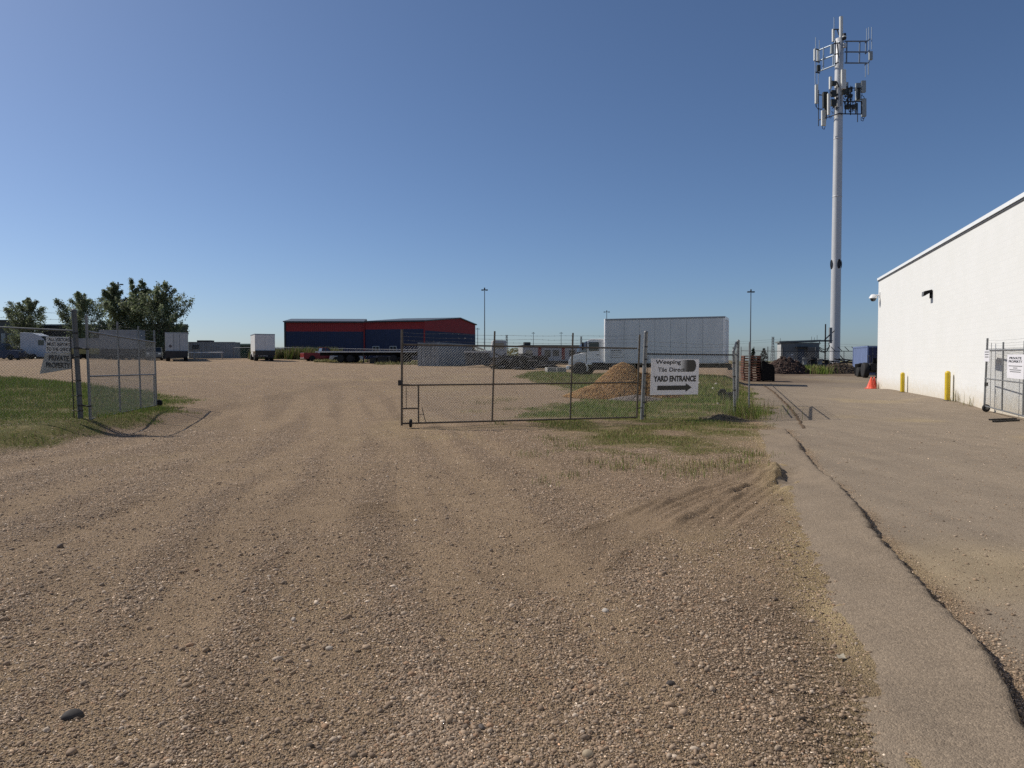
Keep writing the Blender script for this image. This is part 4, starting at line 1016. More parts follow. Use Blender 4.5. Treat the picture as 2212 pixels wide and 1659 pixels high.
m = MB(); m.box(-.03, .12, 1.16, 1.285, bz0 - .05, bz1 - .01); m.box(-.03, .12, -1.285, -1.16, bz0 - .05, bz1 - .01); m.box(-.03, .12, -1.16, 1.16, bz1 - .22, bz1 - .01); m.build("rear_frame", TRUCKWHITE, t)
m = MB()
for k in range(9): m.box(.02, .05, -1.13, 1.13, bz0 + .02 + k * .305, bz0 + .305 + k * .305)
m.build("roller_door", BOXWHITE, t, .012)
m = MB(); m.box(-.05, BL + .05, 1.22, 1.285, bz0 - .05, bz0 + .07); m.box(-.05, BL + .05, -1.285, -1.22, bz0 - .05, bz0 + .07); m.build("lower_rail", M("rail_alu", (.5, .52, .54), .4, .3, .15), t)
m = MB(); m.box(-.2, BL + 2.3, -.48, -.34, .62, .92); m.box(-.2, BL + 2.3, .34, .48, .62, .92)
for x in (.3, 2, 4, 6, 7.8): m.box(x, x + .08, -1.2, 1.2, .84, .95)
m.build("chassis", DARK, t)
m = MB(); m.box(-.35, -.2, -1.2, 1.2, .48, .62); m.box(-.3, -.2, -.6, -.5, .5, .9); m.box(-.3, -.2, .5, .6, .5, .9); m.build("rear_bumper", DARK, t)
for s in (-1, 1):
    m = MB(); m.box(2.15, 2.18, s * .95 - .3, s * .95 + .3, .15, .85); m.build("mud_flap", BLACK, t)
    wheel(t, 2.85, s * .95, .52, .52, .56)
    wheel(t, BL + 1.95, s * 1.02, .52, .52, .30)
for s in (1, -1):
    m = MB(); m.tube((BL - 1.9, s * .95, .66), (BL - .5, s * .95, .66), .28, 14); m.build("fuel_tank", GALV, t)
m = MB(); m.box(BL - .2, BL + .95, .85, 1.2, .45, .72); m.box(BL - .2, BL + .95, .9, 1.2, .72, .98); m.build("step_box", BLACK, t)
# cab: body behind the windscreen, hood with fender, windows
cx = BL + .12
cabprof = [(cx, .80), (cx, 2.55), (cx + .08, 2.66), (cx + 1.0, 2.66), (cx + 1.22, 2.58), (cx + 1.27, 2.48), (cx + 1.31, 1.72), (cx + 1.34, .80)]
m = MB(); m.prism(cabprof, -1.02, 1.02); cab_ = m.build("cab", TRUCKWHITE, t, .04)
# panoramic windscreen bulging forward from the pillars
rings = []; edge = []
for q_ in np.linspace(0, 1, 8):
    xo = 1.0 * math.sin(q_ * 1.45); zc = 1.66 + .84 * math.cos(q_ * 1.5)
    rings.append([(BL + 1.40 + xo * (1 - abs(y) ** 2.6), y * 1.0, zc + (.02 if abs(y) < .9 else 0)) for y in np.linspace(-1, 1, 15)])
    edge.append((BL + 1.41 + xo * .995, 0.0, zc + .03))
m = MB(); m.loft(rings, caps=False, closed=False); m.build("windshield", GLASS, t)
m = MB(); m.path(edge, .022, 6); m.path([r_[-1] for r_ in rings], .03, 6); m.path([r_[0] for r_ in rings], .03, 6); m.build("windshield_frame", BLACK, t)
m = MB(); m.box(cx + .38, cx + 1.12, 1.021, 1.032, 1.80, 2.44); m.build("side_window", GLASS, t)
m = MB(); m.box(cx + .30, cx + 1.28, 1.020, 1.026, .84, 1.74); dr_ = m.build("door", TRUCKWHITE, t)
m = MB(); m.box(cx + .36, cx + .55, 1.03, 1.06, 1.52, 1.56); m.build("handle", BLACK, dr_)
m = MB(); m.box(cx + .29, cx + .305, 1.021, 1.030, .84, 2.48); m.box(cx + 1.285, cx + 1.31, 1.021, 1.030, .84, 1.8); m.box(cx + .3, cx + 1.31, 1.021, 1.030, 1.22, 1.235); m.build("door_seam", DARK, t)
hp = [(cx + 1.30, .96), (cx + 1.30, 1.74), (cx + 1.75, 1.70), (cx + 2.25, 1.55), (cx + 2.50, 1.36), (cx + 2.62, 1.05), (cx + 2.66, .80)]
rings = []
for y, sx, sz in ((-1.02, .90, .86), (-.88, .97, .95), (-.5, 1, 1), (.5, 1, 1), (.88, .97, .95), (1.02, .90, .86)):
    rings.append([(cx + 1.48 + (x - cx - 1.48) * sx, y, .80 + (z - .80) * sz if z > 1 else z) for x, z in hp])
m = MB(); m.loft(rings, smooth=True); m.build("hood", TRUCKWHITE, t)
fw = BL + 1.95
for s in (-1, 1):
    arch = [(fw + .61 * math.cos(t_), .56 + .61 * math.sin(t_)) for t_ in np.linspace(math.pi - .42, .42, 15)]
    prof = [(BL + 1.45, .80)] + arch + [(BL + 2.76, .80), (BL + 2.74, 1.06), (BL + 2.63, 1.34), (BL + 2.42, 1.50), (BL + 1.95, 1.62), (BL + 1.45, 1.69)]
    m = MB(); m.prism(prof, min(s * .72, s * 1.06), max(s * .72, s * 1.06)); m.build("fender", TRUCKWHITE, t, .05)
    rings = []
    for rr, yy in ((.58, .80), (.58, 1.12), (.63, 1.13), (.66, .80)): rings.append([(fw + rr * math.cos(t_), s * yy, .56 + rr * math.sin(t_)) for t_ in np.linspace(math.pi * .78, math.pi * 1.10, 8)])
    m = MB(); m.loft(rings, caps=False, closed=False); m.build("mud_guard", TRUCKWHITE, t)
    m = MB(); m.lathe((fw, s * .80, .56), [(.02, -.05), (.60, -.05), (.60, .05), (.02, .05)], 20, axis='y'); m.build("wheel_well", BLACK, t)
    m = MB(); m.box(cx + 2.56, cx + 2.66, s * .80 - .16, s * .80 + .16, 1.02, 1.22); m.build("headlight", CHROME, t, .02)
    m = MB(); m.tube((cx + 1.38, s * 1.05, 1.9), (cx + 1.48, s * 1.32, 1.95), .015, 6); m.tube((cx + 1.38, s * 1.05, 2.4), (cx + 1.48, s * 1.32, 2.38), .015, 6); m.box(cx + 1.44, cx + 1.52, s * 1.32 - .1, s * 1.32 + .1, 1.85, 2.42); m.build("side_mirror", BLACK, t)
m = MB(); m.box(cx + 2.60, cx + 2.675, -.55, .55, .98, 1.34); m.build("grille", CHROME, t, .02)
m = MB(); m.box(cx + 2.55, cx + 2.80, -1.15, 1.15, .46, .74); m.build("bumper", TRUCKWHITE, t, .04)
m = MB(); m.box(cx + 1.85, cx + 2.2, .955, 1.0, 1.40, 1.50); m.build("hood_vent", BLACK, t, .01)
m = MB()
for k, (z, a, b) in enumerate(((1.82, .18, .95), (1.66, .15, 1.0), (1.50, .15, .8), (1.34, .15, 1.05))): m.box(BL - .25 - b, BL - .25 - a, 1.2705, 1.273, z - .022 * (1 if k else 2), z + .022 * (1 if k else 2))
m.build("print_line", LIN, t)

# --- semi tractor at far left
p = on_ground(57, 110)
t = thing("semi_tractor", "white sleeper semi tractor with raked roof at far left behind the fence", "truck", (p.x, p.y, p.z))
SEMI = M("semi_white", (.52, .55, .58), .4, 0, .1, 2)
m = MB(); m.prism([(0, .55), (0, 4.0), (.6, 4.02), (1.8, 3.95), (2.9, 3.55), (3.6, 3.0), (4.0, 2.1), (4.0, .55)], -1.2, 1.2); m.build("cab", SEMI, t, .06)
m = MB(); m.prism([(3.95, .7), (3.95, 2.1), (5.6, 1.75), (6.0, 1.3), (6.05, .6), (5.5, .6), (5.4, 1.1), (4.7, 1.1), (4.6, .7)], -1.05, 1.05); m.build("hood", SEMI, t, .08)
for s in (-1, 1):
    m = MB(); m.box(2.75, 3.65, s * 1.205 - .006, s * 1.205 + .006, 2.05, 2.85); m.build("side_window", GLASS, t)
    wheel(t, 5.05, s * 1.0, .52, .52, .3)
    for x in (.2, -1.15): wheel(t, x, s * .95, .52, .52, .55)
    m = MB(); m.box(.3, 4.3, s * 1.15 - .06, s * 1.15 + .06, .28, .95); m.build("side_skirt", SEMI, t, .02)
m = MB(); m.box(-2, 5.6, -.5, .5, .65, .9); m.build("chassis", DARK, t)
m = MB(); m.add([(3.08, -1.1, 3.45), (3.08, 1.1, 3.45), (3.66, 1.1, 2.95), (4.02, 1.1, 2.15), (4.02, -1.1, 2.15), (3.66, -1.1, 2.95)], [(0, 1, 2, 5), (5, 2, 3, 4)]); m.build("windshield", GLASS, t)

BLUEC = M("blue_car_paint", (.010, .028, .08), .35, 0, .1, 2); BLACKC = M("black_car_paint", (.010, .010, .014), .25, .2, .2, 2)
GREYC = M("grey_car_paint", (.16, .175, .18), .35, .3, .1, 2); REDC = M("red_car_paint", (.22, .014, .014), .35, .1, .15, 2); SILV = M("silver_car_paint", (.45, .46, .48), .3, .3, .1, 2)
p = on_ground(4, 100); car("pickup_truck", "dark blue pickup cut by the photo's left edge behind the fence", p, 0.12, 5.6, 2.0, 2.35, BLUEC, "pickup", .42, cat="pickup truck")
p = on_ground(38, 107); car("parked_car", "black sedan parked beside the white semi tractor", p, 0.05, 4.6, 1.85, 1.5, BLACKC)
p = on_ground(335, 99); car("parked_car", "grey off-road car facing the camera beside the semi trailer's rear", p, -1.15, 4.5, 1.95, 1.80, GREYC, "suv", .40)
p = on_ground(697, 100); car("pickup_truck", "red pickup seen from behind, parked before the red and blue hall", p, .55, 5.7, 2.0, 1.88, REDC, "pickup", .40, cat="pickup truck")
p = on_ground(748, 98.5); car("parked_car", "silver car parked behind the flatbed trailer", p, .25, 4.5, 1.8, 1.35, SILV)

# --- trailers seen from behind / aside
def van_trailer(name, label, loc, rz, L, W, z0, z1, mat, wheels, lab_low=None, cat="trailer", liftgate=False):
    t = thing(name, label, cat, loc, rz)
    m = MB(); m.box(0, L, -W / 2, W / 2, z0, z1); m.build("box_body", mat, t, .03)
    m = MB(); m.box(-.02, L + .02, -W / 2 - .02, W / 2 + .02, z1 - .10, z1 + .02); m.build("roof_trim", M("trim_grey", (.28, .30, .32), .45, .4, .15), t)
    m = MB(); m.box(-.03, -.003, -W / 2 + .08, -.01, z0 + .08, z1 - .14); m.build("rear_door", mat, t, .01)
    m = MB(); m.box(-.03, -.003, .01, W / 2 - .08, z0 + .08, z1 - .14); m.build("rear_door", mat, t, .01)
    m = MB(); m.box(.2, L - .2, -.5, .5, z0 - .3, z0 - .01); m.build("chassis", DARK, t)
    m = MB(); m.box(-.12, -.02, -W / 2 + .05, W / 2 - .05, .5, .66)
    for s in (-1, 1): m.box(-.10, -.03, s * .7 - .06, s * .7 + .06, .66, z0)
    m.build("underride_guard", DARK, t)
    for x in wheels:
        for s in (-1, 1): wheel(t, x, s * (W / 2 - .3), .5, .5, .5)
    if liftgate:
        m = MB(); m.box(-.16, -.05, -W / 2 + .02, W / 2 - .02, z0 - .55, z0 + .12); m.build("lift_gate", DARK, t)
    return t
p = on_ground(383, 92.0); p.z = max(p.z, 1.50)
hd = math.atan2(.905, -.425)
t = van_trailer("semi_trailer", "grey white semi trailer seen from behind under the tall trees", p, hd, 13.5, 2.7, 1.22, 3.72, M("trailer_grey_white", (.42, .44, .44), .55, 0, .14, 2), (1.2, 2.5), liftgate=True)
m = MB(); m.add([(-.036, .75, 1.72), (-.036, .98, 1.95), (-.036, .75, 2.18), (-.036, .52, 1.95)], [(0, 1, 2, 3)]); m.build("hazard_placard", M("placard_dark", (.10, .09, .09), .6, 0, .3, 9), t)
for s in (-1, 1):
    m = MB(); m.tube((-.06, s * .35, 1.35), (-.06, s * .35, 3.5), .018, 6); m.build("lock_rod", GALV, t)
p = at(551, 781, 94.5); p.z = G(p.x, p.y); hd2 = math.atan2(.90, -.44); sd2 = Vector((math.cos(hd2 - math.pi / 2), math.sin(hd2 - math.pi / 2), 0)); p2 = p + sd2 * 1.28
t = van_trailer("cube_truck", "white cube van with sunlit side and dark lift gate left of the red hall", p2, hd2, 5.2, 2.56, 1.30, 3.62, M("cube_white", (.66, .66, .64), .5, 0, .1, 2), (1.5, 6.3), cat="truck", liftgate=True)
m = MB(); m.prism([(5.25, .75), (5.25, 2.4), (6.2, 2.35), (6.8, 1.6), (7.6, 1.35), (7.7, .6), (5.25, .6)], -1.0, 1.0); m.build("cab", TRUCKWHITE, t, .05)
for s in (-1, 1):
    m = MB(); m.box(-.06, -.03, s * 1.0 - .12, s * 1.0 + .12, .72, .82); m.build("tail_light", M("tail_light_red", (.25, .015, .01), .3, 0, .1), t)
# trailers seen through the left gate
p = on_ground(150, 108); t = van_trailer("semi_trailer", "pale trailer with yellowish lower panel behind the thick left gate post", p, 0.0, 5.6, 2.5, 1.25, 3.05, M("pale_trailer", (.27, .28, .28), .55, 0, .15, 2), (1.0, 2.2))
m = MB(); m.box(.1, 5.5, -1.262, -1.252, .75, 1.60); m.build("lower_panel", M("faded_yellow", (.30, .27, .10), .6, 0, .25, 3), t)
p = on_ground(226, 104); t = van_trailer("semi_trailer", "grey white trailer seen side-on through the open left gate", p, 0.02, 5.4, 2.5, 1.5, 4.25, M("pale_trailer_two", (.24, .255, .265), .55, 0, .15, 2), (1.0, 2.2, 4.2))
m = MB(); m.box(.05, 5.3, -1.262, -1.252, .55, 1.55); m.build("tool_box", DARK, t)

# --- flatbed trailer
pL = at(690, 761, 92.0); pR = at(905, 762, 90.0); fv = pR - pL; FL = fv.length
p = Vector((pL.x, pL.y, G(pL.x, pL.y)))
t = thing("flatbed_trailer", "long black flatbed trailer with pale deck edge in front of the red and blue hall", "trailer", p, math.atan2(fv.y, fv.x))
dz = 1.43
m = MB(); m.box(0, FL, -1.25, 1.25, dz - .14, dz - .04); m.build("deck", WOOD, t)
m = MB(); m.box(-.02, FL + .02, -1.29, -1.252, dz - .15, dz + .02); m.box(-.02, FL + .02, 1.252, 1.29, dz - .15, dz + .02); m.build("side_rail", M("pale_rail", (.55, .55, .53), .5, .2, .15), t)
m = MB(); m.box(.3, FL - .2, -.5, -.36, dz - .55, dz - .15); m.box(.3, FL - .2, .36, .5, dz - .55, dz - .15)
for x in np.arange(.6, FL - .3, 1.1): m.box(x, x + .06, -1.2, 1.2, dz - .26, dz - .145)
m.build("frame", BLACK, t)
for x in (FL - 3.0, FL - 1.7, 3.3, 4.6):
    for s in (-1, 1): wheel(t, x, s * .92, .5, .5, .55)
for s in (-1, 1):
    m = MB(); m.box(6.2, 6.32, s * .8 - .06, s * .8 + .06, .05, dz - .2); m.box(6.1, 6.42, s * .8 - .15, s * .8 + .15, 0, .06); m.build("landing_leg", DARK, t)
# dark timbers and tyres stored under the deck
gg = random.Random(5)
for k, (x, w_, h_) in enumerate(((7.1, .9, .75), (8.3, 1.1, .9), (9.9, .8, .8))):
    q = p + fv.normalized() * (x + .3) + Vector((0, .2, 0))
    o = thing("timber_stack", ("low dark timber stack under the flatbed, nearest its landing legs", "dark timber stack under the flatbed, the middle and tallest of three", "dark timber stack under the flatbed, nearest the rear wheels")[k], "timber", (q.x, q.y, G(q.x, q.y)), math.atan2(fv.y, fv.x), "timber stacks under the flatbed")
    m = MB()
    for r_i in range(5):
        for c_i in range(4): m.box(-w_ / 2 + gg.uniform(-.05, .05), w_ / 2 + gg.uniform(-.05, .05), -.7 + c_i * .36, -.7 + c_i * .36 + .33, r_i * h_ / 5 + .005, (r_i + 1) * h_ / 5)
    m.build("beams", DARK, o)

# ------------------------------------------------------------------ shipping containers and bins
def container(name, label, loc, rz, L, W, H, mat, doors=True, ribs=True, cat="container"):
    """local x = length; door end at x=0"""
    t = thing(name, label, cat, loc, rz)
    m = MB(); n = int(L / .28)
    for s in (-1, 1):
        ring = []
        for i in range(n * 4 + 1):
            x = .1 + (L - .2) * i / (n * 4); d = (0, 0, .035, .035)[i % 4]
            ring.append((x, s * (W / 2 - .02 - d)))
        vs = [(x, y, .15) for x, y in ring] + [(x, y, H - .1) for x, y in ring]; k = len(ring)
        m.add(vs, [(i, i + 1, k + i + 1, k + i) for i in range(k - 1)])
    m.box(.02, L - .02, -W / 2 + .05, W / 2 - .05, H - .12, H - .04); m.box(L - .1, L - .04, -W / 2 + .05, W / 2 - .05, .15, H - .1); m.box(.05, L - .05, -W / 2 + .06, W / 2 - .06, .12, .16)
    m.build("corrugated_wall", mat, t)
    m = MB()
    for x in (0, L - .12):
        for s in (-1, 1): m.box(x, x + .12, s * (W / 2 - .06) - .06, s * (W / 2 - .06) + .06, 0, H)
    for s in (-1, 1):
        for z0 in (0, H - .14): m.box(.12, L - .12, s * (W / 2 - .04) - .04, s * (W / 2 - .04) + .04, z0, z0 + .14)
    for x in (0, L - .1):
        for z0 in (0.02, H - .16): m.box(x + .005, x + .1, -W / 2 + .12, W / 2 - .12, z0, z0 + .13)
    m.build("frame", mat, t)
    if doors:
        for s in (-1, 1):
            m = MB(); y0, y1 = (.015, W / 2 - .13) if s > 0 else (-W / 2 + .13, -.015)
            m.box(.02, .06, y0, y1, .15, H - .17); d = m.build("door", mat, t, .01)
            for f_ in (.28, .72):
                m = MB(); yy = y0 + (y1 - y0) * f_; m.tube((-.015, yy, .12), (-.015, yy, H - .12), .02, 6)
                for z in (.5, 1.1, 1.9): m.box(-.03, .02, yy - .05, yy + .05, z - .04, z + .04)
                m.build("lock_rod", GALV, d)
    return t
CONTG = M("container_grey", (.24, .26, .27), .6, .1, .25, 1.5, stretch=(1, 1, .4))
c0 = Vector((-10.42, 78.65, 0)); c1 = Vector((-8.1, 78.0, 0)); cd_ = Vector((.27, .963, 0)).normalized(); mid = (c0 + c1) / 2
container("shipping_container", "weathered grey container with doors facing the camera, behind the closed gate", (mid.x, mid.y, G(mid.x, mid.y)), math.atan2(cd_.y, cd_.x), 12.1, 2.44, 2.62, CONTG)
p = on_ground(407.5, 114); t = container("shipping_container", "pale grey container with black louvre at the yard's far edge between the two trailers", (p.x, p.y + 1.2, G(p.x, p.y)), 0.03, 7.4, 2.44, 2.62, M("container_pale", (.27, .29, .30), .6, .1, .2, 1.5), doors=False)
m = MB()
for k in range(4): m.box(.6, 1.75, -1.255, -1.225, 1.45 + k * .19, 1.53 + k * .19)
m.build("louvre", BLACK, t)
m = MB(); m.box(1.0, 3.2, -.3, 1.2, 2.63, 2.9); m.build("roof_box", DARK, t)
p0_ = on_ground(440, 110.5); p1_ = on_ground(520, 110.5)
t = thing("pipe_barrier", "low white pipe barrier in front of the pale grey container", "barrier", p0_)
m = MB(True); m.tube((on_ground(405, 110.5) + Vector((0, 0, .95))), (on_ground(484, 110.5) + Vector((0, 0, .97))), .06, 8); m.build("rail", TRUCKWHITE, t)
for xd in (421, 481):
    q = on_ground(xd, 110.6); m = MB(True); m.tube(q, q + Vector((0, 0, 1.25)), .14, 8); m.build("post", CONCRETE, t)
# bin, old truck and machinery to the right of the grey container
pb_ = at(1003.5, 774, 74); q = Vector((pb_.x, 75.2, G(pb_.x, 75)))
t = thing("roll_off_bin", "dull grey steel bin with pale rim beside the grey container", "bin", q, .06)
m = MB(); m.prism([(0, .25), (-.05, 1.55), (2.55, 1.6), (2.5, .25)], -1.1, 1.1); m.build("bin_body", M("bin_grey", (.10, .105, .105), .7, .1, .3, 2), t)
m = MB(); m.box(-.12, 2.62, -1.16, -1.08, 1.5, 1.68); m.box(-.12, 2.62, 1.08, 1.16, 1.5, 1.68); m.box(-.12, -.04, -1.08, 1.08, 1.5, 1.68); m.box(2.54, 2.62, -1.08, 1.08, 1.5, 1.68); m.build("rim", M("pale_rim", (.50, .49, .46), .6, .1, .2), t)
m = MB()
for x in (0.3, .9, 1.5, 2.1): m.box(x, x + .08, -1.16, -1.09, .25, 1.5)
m.build("rib", DARK, t)
q = on_ground(1058.5, 79)
t = thing("flatbed_truck", "old pale work truck with dark window standing over the scrap heap", "truck", q, .1)
m = MB(); m.prism([(0.1, .9), (.1, 1.9), (.25, 2.78), (.4, 2.86), (1.6, 2.83), (1.75, 2.68), (1.8, .9)], -1.1, 1.1); m.build("cab", M("old_truck_white", (.42, .42, .40), .5, 0, .2, 2), t, .05)
m = MB(); m.box(.45, 1.45, -1.12, -1.09, 1.9, 2.55); m.build("side_window", GLASS, t)
m = MB(); m.box(-.7, 0.15, -.95, .95, .8, 1.72); m.build("hood", M("old_truck_white", (.42, .42, .40)), t, .08)
m = MB(); m.box(-.8, 6.5, -.5, .5, .6, .95); m.box(1.9, 6.6, -1.2, 1.2, .98, 1.15); m.box(-.95, -.75, -1.1, 1.1, .45, .85); m.build("chassis", DARK, t)
for x in (-.4, 3.6, 4.8):
    for s in (-1, 1): wheel(t, x, s * .95, .55, .55, .45)
q = on_ground(1027, 84)
t = thing("loading_boom", "dark lattice boom sloping down from the red and blue hall's corner", "boom", q)
m = MB(True); a = at(1022, 746, 88); b = at(1060, 762, 82)
for o1 in ((0, 0, 0), (0, 0, -.5), (0, .5, 0)): m.tube(a + Vector(o1), b + Vector(o1) * .5, .09, 6)
for k in range(7): u = a.lerp(b, k / 7); v = a.lerp(b, (k + 1) / 7); m.tube(u, v + Vector((0, 0, -.4)), .05, 5)
m.build("lattice", DARK, t)
m = MB(True); m.tube(b, Vector((b.x, b.y, G(b.x, b.y))), .1, 6); m.tube(a, Vector((a.x, a.y, G(a.x, a.y))), .1, 6); m.build("leg", DARK, t)
# scrap heap
gg = random.Random(12)
def scrap(label, x0, x1, D, hmax, nbar, seed):
    g = random.Random(seed); a = on_ground(x0, D); b = on_ground(x1, D); c = (a + b) / 2
    t = thing("scrap_heap", label, "scrap", (c.x, c.y, G(c.x, c.y)))
    W_ = (b - a).length
    rings = []
    for k in range(7):
        f_ = k / 6; r_ = (1 - f_) ** .7
        rings.append([(W_ / 2 * max(r_, .03) * math.cos(i * .5236) * g.uniform(.8, 1.1), 1.6 * max(r_, .03) * math.sin(i * .5236) * g.uniform(.8, 1.1), hmax * .8 * f_ * g.uniform(.8, 1.1) - .05) for i in range(12)])
    m = MB(); m.loft(rings, smooth=False); m.build("heap", BLACK, t)
    m = MB()
    for k in range(nbar):
        x = g.uniform(-W_ / 2, W_ / 2) * .95; z = g.uniform(.15, hmax) * (1 - .4 * abs(x) / (W_ / 2)); y = g.uniform(-1.5, -.1); an = g.uniform(-.6, .6); l = g.uniform(.3, 1.3)
        m.obox((x, y, z), (l * math.cos(an) / 2, g.uniform(-.3, .3), l * math.sin(an) / 2), (0, g.uniform(.03, .12), 0), (0, 0, g.uniform(.02, .09)))
    m.build("scrap_bars", DARK, t)
    m = MB()
    for k in range(nbar // 5):
        x = g.uniform(-W_ / 2, W_ / 2) * .9; z = g.uniform(.1, hmax * .8); l = g.uniform(.15, .5)
        m.obox((x, -1.45 - .3 * g.random(), z), (l, .04, g.uniform(-.06, .06)), (0, .05, 0), (0, 0, .03))
    m.build("pale_scrap", M("pale_scrap", (.34, .33, .31), .6, .2, .3), t)
    return t
scrap("black heap of scrap frames behind the gate, below the old work truck", 1062, 1112, 68.5, 1.45, 60, 1)
t = scrap("black heap of tyres and scrap, right of the old work truck", 1106, 1153, 67, 1.55, 60, 2)
for k, (x, z) in enumerate(((-.8, .55), (-.1, .5), (.6, .55), (.2, 1.05))):
    m = MB(); m.lathe((x, -1.55, z), [(.24, -.12), (.45, -.12), (.5, -.06), (.5, .06), (.45, .12), (.24, .12)], 18, axis='y'); m.build("tyre", RUBBER, t)
scrap("low black scrap row in front of the site office trailer", 1150, 1200, 71, .75, 40, 3)
# long white site office trailer with red panels
q = on_ground(1129, 86); q2 = on_ground(1330, 88); fv2 = q2 - q
t = thing("office_trailer", "long white site office trailer with red door panels behind the truck's nose", "trailer", (q.x, q.y, G(q.x, q.y)), math.atan2(fv2.y, fv2.x))
OFL = 11.6
m = MB(); m.box(0, OFL, -.02, 2.9, .45, 2.25); m.build("wall", M("office_white", (.36, .37, .37), .6, 0, .1, 2), t)
m = MB(); m.box(-.1, OFL + .1, -.12, 3.0, 2.252, 2.36); m.build("roof", DARK, t)
for x in (1.9, 4.85, 7.9):
    m = MB(); m.box(x, x + .40, -.05, -.022, .6, 2.15); m.build("red_panel", M("panel_red", (.20, .012, .016), .5, 0, .15), t)
for x in (.4, 2.7, 3.75, 5.8, 6.8):
    m = MB(); m.box(x, x + .75, -.045, -.022, 1.05, 1.75); m.build("window", GLASS, t)
m = MB(); m.box(.1, OFL - .1, .05, 2.8, .1, .449); m.build("skirt", DARK, t)
m = MB(); m.box(.3, 1.05, .4, 1.2, 2.37, 2.72); m.build("roof_unit", DARK, t)
# concrete blocks by the truck's bumper
for k, (xd, D, lab) in enumerate(((1189.5, 56.6, "rough concrete block in the grass, left of the pair by the truck's bumper"), (1210, 56.4, "rough concrete block in the grass, right of the pair by the truck's bumper"))):
    q = on_ground(xd, D); o = thing("concrete_block", lab, "block", q, .1, "concrete blocks by the truck")
    m = MB(); m.box(-.37, .37, -.7, .7, -.05, .46); m.build("block_body", CONCRETE, o, .03)
    m = MB(); m.path([(-.1, 0, .45), (-.08, 0, .54), (.08, 0, .54), (.1, 0, .45)], .015, 6); m.build("lifting_loop", DARK, o)

# ------------------------------------------------------------------ pebble mound and small things behind the fence
def mound(name, label, cx_, cy_, prof, nstones, r0, tints, core, lab_part, cat="mound", seed=4):
    """prof(dx,dy)->height; stones cover it"""
    t = thing(name, label, cat, (cx_, cy_, G(cx_, cy_)))
    n = 60; u = np.linspace(-1, 1, n); U, V_ = np.meshgrid(u, u); W_ = prof.w
    x = U.ravel() * W_[0]; y = V_.ravel() * W_[1]; h = prof(x, y)
    base = gz(cx_ + x, cy_ + y) - G(cx_, cy_)
    hz = base + np.where(h > 0.004, h, -.06) + (fbm(x + 50, y + 50, 3.0, seed, 4) - .45) * .10 * ss(0, .2, h)
    ii = np.arange((n - 1) * (n - 1)); rr = ii // (n - 1); cc = ii % (n - 1); b0 = rr * n + cc
    np_mesh(lab_part[0], np.stack([x, y, hz], 1), np.stack([b0, b0 + 1, b0 + n + 1, b0 + n], 1), core, smooth=True, parent=t)
    sx = nrng.uniform(-W_[0], W_[0], nstones * 3); sy = nrng.uniform(-W_[1], W_[1], nstones * 3); sh = prof(sx, sy)
    k = sh > .01; sx, sy, sh = sx[k][:nstones], sy[k][:nstones], sh[k][:nstones]; m_ = len(sx)
    bz = gz(cx_ + sx, cy_ + sy) - G(cx_, cy_)
    rad = np.clip(np.exp(nrng.normal(math.log(r0), .3, m_)), r0 * .5, r0 * 2.2)
    sz = bz + sh + (fbm(sx + 50, sy + 50, 3.0, seed, 4) - .45) * .10 * ss(0, .2, sh) + rad * .3
    o = stones_mesh(lab_part[1], sx, sy, sz, rad, tints(m_)); o.parent = t; o["kind"] = "stuff"
    return t
class Prof:
    def __init__(s, f, w): s.f, s.w = f, w
    def __call__(s, x, y): return s.f(x, y)
def pebble_prof(x, y):
    d1 = np.hypot(x / 1.0, (y) / 1.15); h1 = np.maximum(0, 1.58 * (1 - d1 / 1.75))
    d2 = np.hypot((x + .95) / 1.1, (y + .5) / 1.0); h2 = np.maximum(0, .62 * (1 - d2 / 1.45))
    d3 = np.hypot((x - .9) / 1.0, (y + .1) / 1.0); h3 = np.maximum(0, 1.05 * (1 - d3 / 1.6))
    h = np.maximum(np.maximum(h1, h2), h3)
    return np.where(h > 1.25, 1.25 + (h - 1.25) * .55, h)
def peb_t(n):
    pal = np.array([(.34, .18, .058), (.27, .135, .045), (.39, .22, .078), (.20, .10, .04), (.28, .17, .075), (.42, .28, .12)])
    return pal[nrng.integers(0, 6, n)] * nrng.uniform(.7, 1.2, (n, 1))
mound("pebble_mound", "mound of orange brown pebbles behind the gate in front of the truck", 4.62, 29.6, Prof(pebble_prof, (3.2, 2.8)), 26000, .020, peb_t, M("pebble_core", (.20, .12, .06), .9, 0, .3, 6), ("heap", "pebbles"))
def grey_prof(x, y): return np.maximum(0, .22 * (1 - np.hypot(x / 1.1, y / .7)))
mound("gravel_patch", "low patch of pale grey gravel at the foot of the pebble mound", 4.75, 27.1, Prof(grey_prof, (1.2, .8)), 2600, .022, lambda n: np.array([(.21, .175, .15)]) * nrng.uniform(.6, 1.4, (n, 1)), M("grey_core", (.16, .14, .12), .9, 0, .3, 6), ("heap", "pebbles"))
for k, (xd, yd, lab) in enumerate(((1566, 867, "black corrugated pipe end in the grass by the corner post, the nearer of two"), (1559, 859, "black corrugated pipe end in the grass by the corner post, the farther of two"))):
    q = ground_at(xd, yd); o = thing("drain_pipe", lab, "pipe", q, 1.0 + .25 * k, "black drain pipes in the grass")
    m = MB(); pr = []
    for j in range(22): pr.append((.165 if j % 2 else .145, .02 + j * .045))
    m.lathe((0, 0, .165), pr[::1] , 20, axis='x'); pr2 = [(.13, .0), (.165, .0), (.165, .03)]
    m.build("pipe_wall", BLACK, o)
    m = MB(); m.lathe((-.012, 0, .165), [(.165, 0), (.165, .02), (.135, .02), (.135, -.004), (.165, 0)], 20, axis='x'); m.build("pipe_rim", M("pipe_edge", (.03, .03, .03), .5), o)
